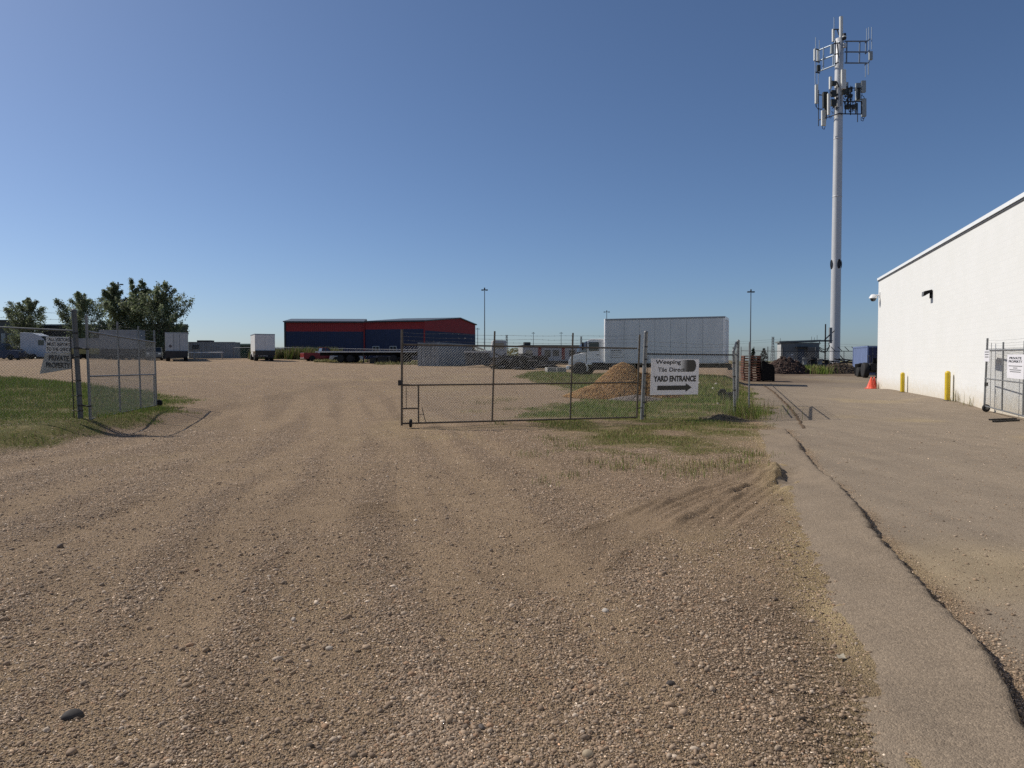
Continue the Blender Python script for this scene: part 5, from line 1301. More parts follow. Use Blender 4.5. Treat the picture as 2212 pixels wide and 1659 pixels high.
def soil_prof(x, y): return np.maximum(0, .07 * (1 - np.hypot(x / .55, y / .35))) + .08 * np.maximum(0, 1 - np.hypot(x / .75, y / .6))
mound("soil_lump", "small dark lump of soil and dead grass in front of the corner post", 5.95, 20.0, Prof(soil_prof, (.8, .7)), 260, .02, lambda n: np.array([(.12, .095, .065)]) * nrng.uniform(.5, 1.5, (n, 1)), M("dark_soil", (.13, .105, .06), .95, 0, .45, 8), ("heap", "clods"))
for xd, yd, r, lab in ((1541, 842, .10, "white stone in the grass behind the yard sign, nearest the corner post"), (1551, 873, .05, "small white stone by the black pipes"), (1510, 830, .14, "pale boulder in the grass at right of the yard sign"), (1547, 832, .12, "pale stone below the truck's rear bumper")):
    q = ground_at(xd, yd); o = stones_mesh("stone", one(0.), one(0.), one(0.), one(r), np.array([(.45, .42, .38)]), flat=(.6, .8)); o.location = (q.x, q.y, q.z + r * .4); tag(o, lab, "stone")
# ------------------------------------------------------------------ red and blue metal hall (two blocks)
RED = M("cladding_red", (.30, .014, .018), .5, .1, .15, 1.5); BLU = M("cladding_blue", (.011, .022, .075), .5, .1, .2, 1.5)
ROOFM = M("roof_steel", (.11, .125, .125), .45, .4, .1, 2); TRIMD = M("trim_dark", (.04, .04, .045), .5, .2, .2)
def corr(mb, p0, p1, z0, z1f, pitch=.35, dep=.035):
    """corrugated sheet from p0 to p1, z0 to z1f(t)"""
    p0 = Vector(p0); p1 = Vector(p1); d = p1 - p0; Ln = d.length; nn = Vector((d.y, -d.x, 0)).normalized(); n = int(Ln / pitch); vs0 = []; vs1 = []
    for i in range(n * 4 + 1):
        t_ = i / (n * 4); q = p0 + d * t_ + nn * (0, 0, dep, dep)[i % 4]
        vs0.append((q.x, q.y, z0(t_) if callable(z0) else z0)); vs1.append((q.x, q.y, z1f(t_)))
    k = len(vs0); mb.add(vs0 + vs1, [(i, i + 1, k + i + 1, k + i) for i in range(k - 1)])
zA = at(916.7, 694, 125).z
A_ = at(916.7, 694, 125); L_ = at(787.6, 695.5, 127.7); B_ = at(1026.8, 702.5, 137.5); AP = at(992.4, 688, 133.4)
gA = Vector((A_.x, A_.y, 0)); gL = Vector((L_.x, L_.y, 0)); gB = Vector((B_.x, B_.y, 0)); gP = Vector((AP.x, AP.y, 0))
EV = zA; RI = AP.z; gb = B_.z
t = thing("metal_hall", "red and blue corrugated metal hall with gable, right block with two windows", "building", (gA.x, gA.y, 1.6))
band = at(850, 711, 126).z
m = MB(True); corr(m, gL, gA, 1.0, lambda s: band); corr(m, gA, gB, 1.0, lambda s: band - .25 - .25 * s); m.build("lower_wall", BLU, t)
def gz_(s):   # gable outline
    sp = (gP - gA).length / (gB - gA).length
    return (EV + (RI - EV) * s / sp) if s < sp else (RI + (gb - RI) * (s - sp) / (1 - sp))
m = MB(True); corr(m, gL, gA, band, lambda s: EV); corr(m, gA, gB, lambda s: band - .25 - .25 * s, gz_, .35); m.build("upper_band", RED, t)
off = gP - gA; gB2 = gL + (gB - gA); gP2 = gL + off
m = MB(True)
def slab(mb, a, b, c, d, th=.18):
    vs = [Vector(p) for p in (a, b, c, d)]; up = Vector((0, 0, th)); mb.add(vs + [v + up for v in vs], [(3, 2, 1, 0), (4, 5, 6, 7), (0, 1, 5, 4), (1, 2, 6, 5), (2, 3, 7, 6), (3, 0, 4, 7)])
fo = Vector((.1, -.4, 0))
slab(m, gL + fo + Vector((0, 0, EV)), gA + fo + Vector((0, 0, EV)), gP + Vector((.25, -.2, RI)), gP2 + Vector((0, 0, RI)))
slab(m, gP2 + Vector((0, 0, RI)), gP + Vector((.25, -.2, RI)), gB + Vector((.35, 0, gb)), gB2 + Vector((0, 0, gb)))
m.build("roof", ROOFM, t)
m = MB(True); m.obox((gL + gA) / 2 + Vector((0, -.45, EV + .02)), (gA - gL) / 2, (0, .1, 0), (0, 0, .12)); m.build("eave_gutter", TRIMD, t)
m = MB(True); m.box(gA.x - .12, gA.x + .12, gA.y - .16, gA.y + .1, 1.0, EV); m.build("corner_trim", RED, t)
m = MB(True); corr(m, gB, gB2, 1, lambda s: gb); corr(m, gB2, gL, 1, lambda s: EV); m.build("rear_wall", BLU, t)
fdir = (gA - gL).normalized(); fnn = Vector((fdir.y, -fdir.x, 0))
for xd in (808.3, 849.5):
    q = at(xd, 754, 126.4); tt = (Vector((q.x, q.y, 0)) - gL).dot(fdir); q = gL + fdir * tt + fnn * .06; q.z = q.z + at(xd, 754.5, 126.6).z
    m = MB(True); hw, hh = .62, .52
    for s in (-1, 1):
        m.obox(q + fdir * s * hw, fdir * .05, fnn * .04, (0, 0, hh)); m.obox(q + Vector((0, 0, s * hh)), fdir * (hw + .05), fnn * .039, (0, 0, .05))
    m.obox(q, fdir * .04, fnn * .038, (0, 0, hh)); w_ = m.build("window", M("window_frame_white", (.5, .5, .5), .5, 0, .1), t)
    m = MB(True); m.obox(q - fnn * .01, fdir * hw, fnn * .012, (0, 0, hh)); m.build("pane", GLASS, w_)
# left block
l0 = at(616, 696, 127.2); l1 = at(787, 695.3, 127.9); g0 = Vector((l0.x, l0.y, 0)); g1 = Vector((l1.x - .02, l1.y, 0)); e0 = l0.z; back = Vector((-1.4, 9.0, 0)); rz_ = at(700, 691.0, 137).z
t = thing("metal_hall", "red and blue corrugated metal hall, left block with plain windowless wall", "building", (g0.x, g0.y, 1.6))
bl_ = at(700, 716, 127.4).z
m = MB(True); corr(m, g0, g1, 1.0, lambda s: bl_); corr(m, g0 + back * 2, g0, 1.0, lambda s: e0); m.build("lower_wall", BLU, t)
m = MB(True); corr(m, g0, g1, bl_, lambda s: e0); m.build("upper_band", RED, t)
m = MB(True); slab(m, g0 + Vector((-.3, -.4, e0)), g1 + Vector((0, -.4, e0)), g1 + back + Vector((0, 0, rz_)), g0 + back + Vector((-.3, 0, rz_))); slab(m, g0 + back + Vector((-.3, 0, rz_)), g1 + back + Vector((0, 0, rz_)), g1 + back * 2 + Vector((0, 0, e0)), g0 + back * 2 + Vector((-.3, 0, e0))); m.build("roof", ROOFM, t)
m = MB(True); m.obox((g0 + g1) / 2 + Vector((0, -.45, e0 + .02)), (g1 - g0) / 2, (0, .1, 0), (0, 0, .13)); m.build("eave_gutter", TRIMD, t)
m = MB(True); m.box(g0.x - .18, g0.x + .12, g0.y - .12, g0.y + .1, 1.0, e0); m.build("corner_trim", TRIMD, t)
m = MB(True); m.tube((g1.x + .05, g1.y - .3, 1.2), (g1.x + .05, g1.y - .3, e0), .13, 8); m.build("downpipe", RED, t)

# grey warehouses behind the trees at the left
WG = M("warehouse_grey", (.085, .09, .095), .7, .1, .2, .5); WG2 = M("warehouse_brown", (.085, .072, .060), .7, .1, .2, .5)
def hall(label, xa, xb, D, ytop_a, ytop_b, depth, mat, roofmat):
    a = at(xa, ytop_a, D); b = at(xb, ytop_b, D); t = thing("warehouse", label, "building", (a.x, a.y, 1.6))
    m = MB(True); corr(m, (a.x, a.y, 0), (b.x, b.y, 0), .8, lambda s: a.z + (b.z - a.z) * s, 1.0, .06); kk = 1 + depth / D; corr(m, (b.x, b.y, 0), (b.x * kk, b.y * kk, 0), .8, lambda s: b.z, 1.0, .06); m.build("wall", mat, t)
    m = MB(True); slab(m, (a.x - .3, a.y - .3, a.z), (b.x + .3, b.y - .3, b.z), (b.x * kk + .3, b.y * kk, b.z + .5), (a.x * kk - .3, a.y * kk, a.z + .5), .3); m.build("roof", roofmat, t)
    return t, a, b
t, a, b = hall("tall dark grey warehouse at the left edge behind the trees", -160, 72, 150, 694, 694, 30, WG, WG)
for k in range(4):
    x = a.x + (b.x - a.x) * (.70 + .075 * k); m = MB(True); m.box(x, x + .9, a.y - .12, a.y - .05, 4.5, 7.5); m.build("window", M("pale_window", (.3, .33, .36), .3, 0, .2), t)
hall("long low brownish warehouse with pale roof edge behind the trees", 76, 404, 158, 703.5, 703.5, 30, WG2, M("pale_roof", (.30, .30, .29), .5, .2, .1))
# low dark green hall and distant sheds beyond the far fence
hall("low dark green shed beyond the far fence, between container and cube van", 500, 545, 145, 747, 747, 14, M("green_shed", (.02, .055, .03), .6, .1, .2), M("green_shed_roof", (.03, .07, .045)))
hall("low grey brown shed beyond the far fence, left of the red and blue hall", 592, 640, 150, 757.5, 757.5, 12, M("grey_shed", (.12, .11, .10), .7), M("dark_shed_roof", (.06, .06, .06)))

# ------------------------------------------------------------------ far fence along the back of the yard
def simple_fence(name, label, pts, h, pitch=.5, mesh=True, post_r=.05, rail_mat=GALV, step=3.0, wires=False, prefix="post"):
    t = thing(name, label, "fence", (pts[0][0], pts[0][1], G(pts[0][0], pts[0][1])))
    rail = MB(True); net = MB(True); bw = MB(True)
    for a, b in zip(pts[:-1], pts[1:]):
        a = Vector((a[0], a[1], 0)); b = Vector((b[0], b[1], 0)); n = max(1, int((b - a).length / step))
        for i in range(n):
            u = a.lerp(b, i / n); v = a.lerp(b, (i + 1) / n); gu, gv = G(u.x, u.y), G(v.x, v.y)
            rail.tube(u + Vector((0, 0, gu + h)), v + Vector((0, 0, gv + h)), .035, 6)
            if mesh: chain_mesh(net, u + Vector((0, 0, gu + .05)), v + Vector((0, 0, gv + .05)), u + Vector((0, 0, gu + h)), v + Vector((0, 0, gv + h)), pitch, .006)
            if wires:
                for zz in (.15, .3, .45): bw.tube(u + Vector((0, 0, gu + h + zz)), v + Vector((0, 0, gv + h + zz)), .010, 4)
            pm = MB(True); pm.tube(u + Vector((0, 0, gu - .05)), u + Vector((0, 0, gu + h + (.5 if wires else .05))), post_r, 8); pm.build(prefix, GALV if not wires else DARK, t)
    rail.build("top_rail", rail_mat, t)
    if mesh: net.build("mesh_panel", WIRE, t)
    if wires: bw.build("barbed_wire", DARK, t)
    return t
PALE = M("pale_rail", (.55, .55, .53), .5, .2, .15)
fa = on_ground(505, 112); fb = on_ground(905, 110)
simple_fence("chain_link_fence", "far chain link fence with pale top rail along the back of the yard", [(fa.x, fa.y), (fb.x, fb.y)], 1.72, .35, True, .045, PALE)
fa = on_ground(-60, 118); fb = on_ground(330, 118)
simple_fence("chain_link_fence", "chain link fence behind the parked vehicles at the far left", [(fa.x, fa.y), (fb.x, fb.y)], 1.9, .4, True, .045)

# ------------------------------------------------------------------ trees
def leaf_cloud(P, size, tint, nrm=None):
    n = len(P); a = nrng.normal(size=(n, 3)); a /= np.linalg.norm(a, axis=1)[:, None]; b = nrng.normal(size=(n, 3)); b -= (b * a).sum(1)[:, None] * a; b /= np.linalg.norm(b, axis=1)[:, None]
    s = size[:, None]
    V = np.stack([P - a * s, P + b * s * .55, P + a * s, P - b * s * .55], 1).reshape(-1, 3)
    return V, (np.arange(n) * 4)[:, None] + np.array([[0, 1, 2, 3]])
def poplar(label, base, H, Wd, seed, nl, stems=1, group=None, name="poplar_tree", low=.12):
    g = random.Random(seed); ng = np.random.default_rng(seed)
    t = thing(name, label, "tree", base, 0, group)
    wood = MB(); pts = []
    for s in range(stems):
        ox = (g.uniform(-.5, .5) * Wd * .35) if stems > 1 else 0; top = H * g.uniform(.86, 1.0) if s else H
        tip = Vector((ox * 1.6 + g.uniform(-.3, .3), g.uniform(-.4, .4), top)); root = Vector((ox * .5, 0, -.1)); n = 8
        tr = [root.lerp(tip, i / n) + Vector((g.uniform(-.12, .12), g.uniform(-.12, .12), 0)) * (i > 0) for i in range(n + 1)]
        for i in range(n): wood.tube(tr[i], tr[i + 1], .17 * H / 9 * (1 - i / n) + .02, 7, .17 * H / 9 * (1 - (i + 1) / n) + .02)
        nb = 30
        for k in range(nb):
            f = low + (.98 - low) * (k + g.random() * .8) / nb; q = tr[min(n - 1, int(f * n))].lerp(tr[min(n, int(f * n) + 1)], f * n % 1)
            az = g.uniform(0, 6.283); env = min(1, (1.06 - f) * 1.7) * (min(1, .55 + f * 1.8)); L_ = Wd * .82 * env * g.uniform(.6, 1.12) / (1 if stems == 1 else 1.2); rise = g.uniform(.6, 1.5)
            d = Vector((math.cos(az), math.sin(az) * .9, rise)).normalized(); e = q + d * L_
            wood.tube(q, q.lerp(e, .55) - Vector((0, 0, .05 * L_)), .035 * H / 9 * (1.2 - f) + .008, 5, .02); wood.tube(q.lerp(e, .55) - Vector((0, 0, .05 * L_)), e, .02, 4, .006)
            m_ = max(4, int(2.3 * nl / (nb * stems) * (.35 + L_ / (Wd * .4))))
            for j in range(m_):
                u = 1 - abs(ng.normal(0, .5)); u = min(1.05, max(.12, u)); pp = q.lerp(e, u); sp = .10 + .22 * L_ * (1.1 - u) * .6
                pts.append((pp.x + ng.normal(0, sp), pp.y + ng.normal(0, sp), pp.z + ng.normal(0, sp * .9)))
        for j in range(int(nl * .05)):
            f = g.uniform(.55, 1.03); pp = root.lerp(tip, f); pts.append((pp.x + ng.normal(0, .14), pp.y + ng.normal(0, .14), pp.z))
    wood.build("trunk", BARK, t)
    P = np.array(pts); P = P[P[:, 2] > .4]; n = len(P)
    pal = np.array([(.14, .175, .085), (.17, .205, .105), (.21, .24, .135), (.09, .12, .06), (.30, .33, .22)])
    clump = vnoise(P[:, 0] * 1.3 + 40, P[:, 2] * 1.3 + 40, seed)
    tint = pal[ng.integers(0, 5, n)] * (.65 + .7 * clump[:, None])
    V, Fc = leaf_cloud(P, ng.uniform(.07, .16, n) * (H / 9) ** .5, tint)
    np_mesh("crown", V, Fc, LEAFM, tint=np.repeat(tint, 4, 0), parent=t)
    return t
def tree_at(xd, D, ytop): b = on_ground(xd, D); return b, at(xd, ytop, D).z - b.z
for xd, D, ytop, wpx, seed, nl, st, lab in ((68, 116, 646, 80, 1, 3600, 1, "small round poplar tree, leftmost of the trees behind the semi tractor"),
                                       (172, 116, 637, 100, 2, 3600, 1, "medium poplar tree behind the thick left gate post"),
                                       (252, 113, 611, 76, 3, 4600, 1, "tall narrow poplar tree right of the post, beside the biggest tree"),
                                       (300, 112, 605, 70, 4, 5200, 2, "tallest dense poplar tree, in the middle of the right-hand clump"),
                                       (352, 110, 612, 112, 5, 5600, 3, "broad open poplar tree with see-through crown above the semi trailer")):
    b, H_ = tree_at(xd, D, ytop); poplar(lab, b, H_, wpx / 1534 * D, seed, nl, st, "poplar trees at the left of the yard", low=.10)
def shrub(name, label, base, H, Wd, seed, n, pal, cat="shrub"):
    ng = np.random.default_rng(seed); t = thing(name, label, cat, base)
    m = MB()
    for k in range(7): a = ng.uniform(0, 6.28); m.tube((0, 0, -.05), (math.cos(a) * Wd * .3, math.sin(a) * Wd * .25, H * ng.uniform(.5, .9)), .03, 5, .008)
    m.build("stem", BARK, t)
    P = ng.normal(size=(n, 3)); P /= np.linalg.norm(P, axis=1)[:, None]; P *= ng.uniform(.35, 1, (n, 1)) ** .6
    P = P * (1 + .35 * (vnoise(P[:, 0] * 2 + 9, P[:, 2] * 2 + 9, seed)[:, None] - .5)); P = P * np.array([Wd / 2, Wd * .4, H / 2]) + np.array([0, 0, H / 2])
    tint = np.array(pal)[ng.integers(0, len(pal), n)] * ng.uniform(.7, 1.3, (n, 1)); V, Fc = leaf_cloud(P, ng.uniform(.07, .15, n), tint); np_mesh("crown", V, Fc, LEAFM, tint=np.repeat(tint, 4, 0), parent=t)
OLV = [(.05, .06, .022), (.07, .075, .03), (.04, .05, .02)]; YEL = [(.20, .15, .02), (.15, .13, .02), (.10, .11, .02)]; GRN = [(.035, .06, .02), (.05, .085, .025), (.07, .10, .03)]
for xd, D, ytop, ybot, w, pal, lab in ((46, 118, 724, 777, 7.0, OLV, "olive shrub behind the cars at the left edge"), (122, 116, 722, 777, 7.5, OLV, "wide olive shrub between the semi tractor and the warehouse"), (330, 114, 735, 777, 7.0, [(.012, .016, .01), (.02, .026, .014)], "very dark shrub beside the semi trailer's rear"),
                          (592, 110, 757, 776, 4.0, OLV, "brownish shrub by the fence at right of the cube van"), (646, 108, 755, 781, 2.4, GRN, "bright green shrub at the red pickup's tail"), (461, 124, 736, 776, 5.0, GRN, "green shrub behind the pale grey container"), (1112, 92, 751, 775, 3.4, YEL, "yellow shrub behind the scrap heap"), (250, 118, 712, 777, 8.0, OLV, "dark olive shrub filling the gap behind the open left gate")):
    b = on_ground(xd, D); shrub("shrub", lab, b, at(xd, ytop, D).z - b.z, w, int(xd), int(900 * w / 3), pal)
def spruce(label, base, H, Wd, seed):
    g = random.Random(seed); ng = np.random.default_rng(seed); t = thing("spruce_tree", label, "tree", base)
    m = MB(); m.tube((0, 0, -.1), (0, 0, H), .07, 7, .01); pts = []
    for k in range(60):
        f = .1 + .88 * k / 60; z = H * f; L_ = Wd / 2 * (1 - f) ** .9 * g.uniform(.75, 1.15) + .05; a = g.uniform(0, 6.28); e = Vector((math.cos(a) * L_, math.sin(a) * L_, z - .18 * L_)); m.tube((0, 0, z), e, .012, 4, .004)
        for j in range(24): u = g.random() ** .6; pts.append((e.x * u + ng.normal(0, .05), e.y * u + ng.normal(0, .05), z - .18 * L_ * u + ng.normal(0, .05)))
    m.build("trunk", BARK, t); P = np.array(pts); n = len(P); tint = np.array([(.018, .03, .02)]) * ng.uniform(.6, 1.4, (n, 1)); V, Fc = leaf_cloud(P, ng.uniform(.04, .09, n), tint); np_mesh("crown", V, Fc, LEAFM, tint=np.repeat(tint, 4, 0), parent=t)
b = on_ground(1649.5, 90); spruce("small dark spruce between the pallet stack and the equipment shed", b, at(1649, 752, 90).z - b.z, 1.9, 3)
b = on_ground(1626, 84); spruce("dark pointed spruce rising behind the pallet stack", b, at(1626, 752, 84).z - b.z, 1.3, 4)

# ------------------------------------------------------------------ light poles, lattice towers, wires
def light_pole(xd, ytop, D, label, r=.085, arm=.36):
    b = on_ground(xd, D); H = at(xd, ytop, D).z - b.z
    t = thing("light_pole", label, "light pole", b, 0, "tall light poles")
    m = MB(); m.tube((0, 0, -.1), (0, 0, H), r * 1.25, 10, r * .75); m.build("pole", M("pole_steel", (.13, .15, .17), .5, .4, .15), t)
    m = MB(); m.tube((-arm, 0, H - .1), (arm, 0, H - .1), .05, 6); m.tube((0, -arm * .6, H - .1), (0, arm * .6, H - .1), .05, 6); m.tube((0, 0, H - .1), (0, 0, H + .3), .12, 8); m.build("cross_arm", DARK, t)
    for s in (-1, 1):
        m = MB(); m.box(s * arm - .22, s * arm + .22, -.2, .2, H - .22, H - .03); m.build("lamp_head", DARK, t)
light_pole(1047, 625, 128, "tall light pole rising right of the red and blue hall")
light_pole(1620, 629, 118, "tall light pole rising behind the driveway fence")
light_pole(259, 613, 124, "light pole standing among the poplar tops at left", arm=.6)
light_pole(1032, 710, 265, "distant light pole beside the red and blue hall's corner", .12, .5)
light_pole(1152, 719, 290, "distant light pole above the site office trailer", .12, .45)
light_pole(1212, 719, 300, "distant light pole left of the box truck's cab", .12, .5)
light_pole(1310, 673, 190, "light pole whose head shows just above the truck's box", .10, .6)
def pylon(xd, ytop, D, wpx, label):
    b = on_ground(xd, D); b.z = 1.0; H = at(xd, ytop, D).z - b.z; w0 = wpx / 1534 * D / 2; w1 = w0 * .45
    t = thing("lattice_tower", label, "pylon", b, .3, "distant lattice pylons"); m = MB(); n = 9; r = .13
    lv = [(w0 + (w1 - w0) * min(1, i / n * 1.3), H * i / n) for i in range(n + 1)]
    for i in range(n):
        (wa, za), (wb, zb) = lv[i], lv[i + 1]; ca = [(-wa, -wa), (wa, -wa), (wa, wa), (-wa, wa)]; cb = [(-wb, -wb), (wb, -wb), (wb, wb), (-wb, wb)]
        for k in range(4):
            j = (k + 1) % 4; m.tube((*ca[k], za), (*cb[k], zb), r, 4); m.tube((*ca[k], za), (*cb[j], zb), r * .6, 4); m.tube((*ca[j], za), (*cb[k], zb), r * .6, 4)
    m.build("lattice", M("pylon_steel", (.20, .22, .24), .6, .3, .15), t)
    m = MB()
    for z in (.78, .9, 1.0): m.tube((-w0 * 1.1, 0, H * z), (w0 * 1.1, 0, H * z), r, 4)
    m.build("cross_arm", M("pylon_steel", (.2, .22, .24)), t)
    return b, H
pyl = [pylon(1094.5, 724, 560, 6, "distant lattice pylon over the old work truck"), pylon(1255, 727, 580, 5, "distant lattice pylon just left of the box truck's cab"), pylon(1668.5, 728, 520, 7, "distant lattice pylon left of the equipment shed")]
t = thing("power_line", "thin sagging power lines crossing the sky low on the right", "power line", (pyl[2][0].x, pyl[2][0].y, 20))
for k, dzz in enumerate((0, -1.6)):
    m = MB(True); prev = None
    a = Vector((pyl[1][0].x, pyl[1][0].y, 1 + pyl[1][1] * .9 + dzz)); c = at(2300, 745 + 5 * k, 420)
    mid_ = Vector((pyl[2][0].x, pyl[2][0].y, 1 + pyl[2][1] * .9 + dzz))
    for p_, q_ in ((a, mid_), (mid_, c)):
        pts = [p_.lerp(q_, i / 14) - Vector((0, 0, 6 * 4 * (i / 14) * (1 - i / 14) * .5)) for i in range(15)]; m.path(pts, .05, 4)
    m.build("wire", DARK, t)

# ------------------------------------------------------------------ equipment shed by the mast
sw = Vector((.98, -.2, 0)).normalized(); sb_ = Vector((.2, .98, 0)).normalized(); s0 = Vector((31.4, 83.0, 0)); s0.z = at(1686, 793, 83).z
t = thing("equipment_shed", "grey equipment shed with flat roof and blue door beside the mast", "building", s0, math.atan2(sw.y, sw.x))
SHW = 4.2; SHD = 2.6; SHH = 2.86
SHG = M("shed_front_shaded", (.17, .18, .175), .75, 0, .12, 2); SHL = M("shed_panel", (.22, .235, .24), .6, .1, .1, 2)
m = MB(); m.box(0, SHW, 0, SHD, -.3, SHH - .02); m.build("wall", M("shed_wall", (.42, .43, .42), .75, 0, .1, 2), t)
m = MB(); m.box(.01, SHW - .01, -.03, -.001, -.25, SHH - .03); m.build("front_shade_sheet", SHG, t)  # darker sheet over the front wall, its shade put into the colour
m = MB(); m.add([(-.22, -.25, SHH - .02), (SHW + .12, -.25, SHH + .10), (SHW + .12, SHD + .2, SHH + .10), (-.22, SHD + .2, SHH - .02), (-.22, -.25, SHH + .16), (SHW + .12, -.25, SHH + .30), (SHW + .12, SHD + .2, SHH + .30), (-.22, SHD + .2, SHH + .16)], [(3, 2, 1, 0), (4, 5, 6, 7), (0, 1, 5, 4), (1, 2, 6, 5), (2, 3, 7, 6), (3, 0, 4, 7)]); m.build("roof", M("shed_roof", (.15, .17, .165), .6, .1, .1), t)
m = MB(); m.box(1.78, 2.55, -.07, -.035, -.05, 2.1); d_ = m.build("door", M("door_blue", (.035, .065, .11), .5, 0, .15, 3), t)
m = MB(); m.box(2.42, 2.48, -.12, -.07, .95, 1.1); m.build("handle", GALV, d_)
m = MB(); m.box(1.60, 2.80, -.75, -.035, 2.25, 2.38); m.tube((1.68, -.7, -.1), (1.68, -.7, 2.25), .035, 6); m.tube((1.86, -.7, -.1), (1.86, -.7, 2.25), .03, 6); m.build("canopy", DARK, t)
m = MB(); m.box(.58, 1.45, -.075, -.031, .20, 1.55); pn = m.build("panel", SHL, t)
m = MB(); m.lathe((1.22, -.09, 1.42), [(.01, -.02), (.09, -.02), (.09, .02), (.01, .02)], 12, axis='y'); m.build("lamp", TRUCKWHITE, pn)
m = MB()
for k in range(5): m.box(.20, .95, -.14, -.08, .28 + k * .13, .34 + k * .13)
m.build("louvre", DARK, t)
m = MB(); m.box(2.82, 3.75, -.62, -.035, .0, 2.3); ac = m.build("air_unit", M("unit_brown", (.13, .12, .105), .6, .1, .15), t, .02)
m = MB()
for k in range(6): m.box(2.90, 3.67, -.635, -.621, .15 + k * .13, .21 + k * .13)
m.build("grille", DARK, ac)
m = MB(); m.tube((.15, -.08, -.2), (.15, -.08, 2.2), .035, 6); m.tube((3.65, -.70, -.1), (3.65, -.70, 2.3), .04, 6); m.build("pipe", GALV, t)
m = MB()
for x, h in ((3.45, .45), (3.75, .35), (4.05, .6), (.0, .3)): m.tube((x, .5, SHH + .15), (x, .5, SHH + .25 + h), .02, 5)
m.build("roof_vent", DARK, t)
# utility pole with cable bridge
ub = on_ground(1781.5, 84.5)
zU = at(1781.5, 700, 84.5).z
t = thing("utility_pole", "dark cable pole with drooping cables between the equipment shed and the mast", "pole", ub)
m = MB(True); m.tube(ub + Vector((0, 0, -.1)), Vector((ub.x, ub.y, zU)), .10, 8, .08); m.build("pole", DARK, t)
Y = lambda zx, zy, D=84.4: at(*Z(2140, 900, 6.9125)(zx, zy), D)
m = MB(True); m.tube(Y(990, 345, 82.6), Y(1250, 345, 87.0), .07, 6); m.tube(Y(1000, 358, 82.6), Y(1240, 358, 87), .05, 6); m.tube(Y(1112, 325), Y(1215, 225, 86.6), .08, 6); m.tube(Y(1215, 225, 86.6), Y(1292, 158, 87.3), .06, 6); m.build("cable_bridge", DARK, t)
m = MB(True); m.obox(Y(1218, 245, 86.5), (.16, 0, 0), (0, .12, 0), (0, 0, .95)); m.build("cable_box", SHL, t)
m = MB(True)
for pts in (((990, 480), (1040, 530), (1100, 568), (1140, 560), (1180, 480), (1205, 440)), ((990, 460), (1050, 505), (1110, 520), (1160, 500), (1200, 460)), ((1000, 360), (1020, 400), (1000, 420), (990, 470)), ((1205, 360), (1185, 400), (1200, 460), (1170, 520)), ((990, 500), (1030, 560), (1100, 575), (1150, 550), (1195, 470))):
    m.path([Y(x, y, 82.8 + 4 * (x - 990) / 215) for x, y in pts], .045, 5)
m.build("cable", BLACK, t)

# ------------------------------------------------------------------ the telecom mast
MD = 88.0
mb0 = on_ground(1802.5, MD); mtopz = at(1816, 84, MD).z
t = thing("telecom_mast", "tall pale grey telecom monopole with antenna clusters at the top", "mast", mb0)
MASTC = M("mast_grey", (.52, .53, .54), .45, .15, .06, 1.2); PANC = M("antenna_white", (.62, .63, .60), .5, 0, .06, 2); MSTEEL = M("mast_steel", (.16, .20, .26), .5, .4, .15, 3); MRAD = M("radio_dark", (.035, .04, .036), .6, .1, .3, 3); MDARK = M("mast_dark", (.02, .024, .034), .6, .2, .2, 3)
zb_ = mb0.z
def mr_(z): return .60 - (.60 - .475) * (z - zb_) / (mtopz - zb_)
m = MB(True); zr = np.linspace(zb_ - .1, mtopz, 14); m.lathe((mb0.x, mb0.y, 0), [(mr_(z), z) for z in zr] + [(.02, mtopz + .02)], 32); m.build("pole", MASTC, t)
for yy in (300, 425):
    z = at(1810, yy, MD).z; m = MB(True); m.lathe((mb0.x, mb0.y, 0), [(mr_(z) + .002, z - .06), (mr_(z) + .025, z - .05), (mr_(z) + .025, z + .05), (mr_(z) + .002, z + .06)], 32); m.build("joint_ring", MASTC, t)
zc_ = at(1804, 571, MD).z
for ang in (math.pi * .98, math.pi * .02 + .15, math.pi * 1.55):
    m = MB(True); c_ = Vector((mb0.x + (mr_(zc_) - .02) * math.cos(ang), mb0.y + (mr_(zc_) - .02) * math.sin(ang), zc_)); d = Vector((math.cos(ang), math.sin(ang), 0)); s_ = Vector((-d.y, d.x, 0))
    rings = []
    for k, (sc, o_) in enumerate(((1, 0), (1, .09), (.82, .115), (.8, .03))): rings.append([tuple(c_ + d * o_ + s_ * .25 * sc * math.cos(a) + Vector((0, 0, .58 * sc * math.sin(a)))) for a in np.linspace(0, 6.283, 18, endpoint=False)])
    m.loft(rings); m.build("cable_port", MDARK, t)
m = MB(True); m.lathe((mb0.x, mb0.y, 0), [(mr_(zb_) + .25, zb_ - .05), (mr_(zb_) + .25, zb_ + .08), (mr_(zb_) + .01, zb_ + .09)], 24); m.build("base_flange", DARK, t)
za, zb2 = Z(2240, 30, 8.295), Z(2240, 180, 8.295)
U1 = lambda x, y, d=0.0: at(*za(x, y), MD + d)
U2 = lambda x, y, d=0.0: at(*zb2(x, y), MD + d)
def panel(x0, x1, y0, y1, d, U, name="panel_antenna", mat=PANC, depth=.16, yaw=0.0):
    a = U((x0 + x1) / 2, y0, d); b = U((x0 + x1) / 2, y1, d); w = (U(x1, y0, d) - U(x0, y0, d)).length / 2; c = (a + b) / 2
    m = MB(True); ax = Vector((math.cos(yaw), math.sin(yaw), 0)); m.obox(c, ax * w, Vector((-ax.y, ax.x, 0)) * depth, (b - a) / 2); o = m.build(name, mat, t, .02)
    return o
def bars(name, segs, r, mat, U):
    m = MB(True)
    for s in segs:
        d0 = s[4] if len(s) > 4 else 0; d1 = s[5] if len(s) > 5 else d0; m.tube(U(s[0], s[1], d0), U(s[2], s[3], d1), r, 6)
    return m.build(name, mat, t)
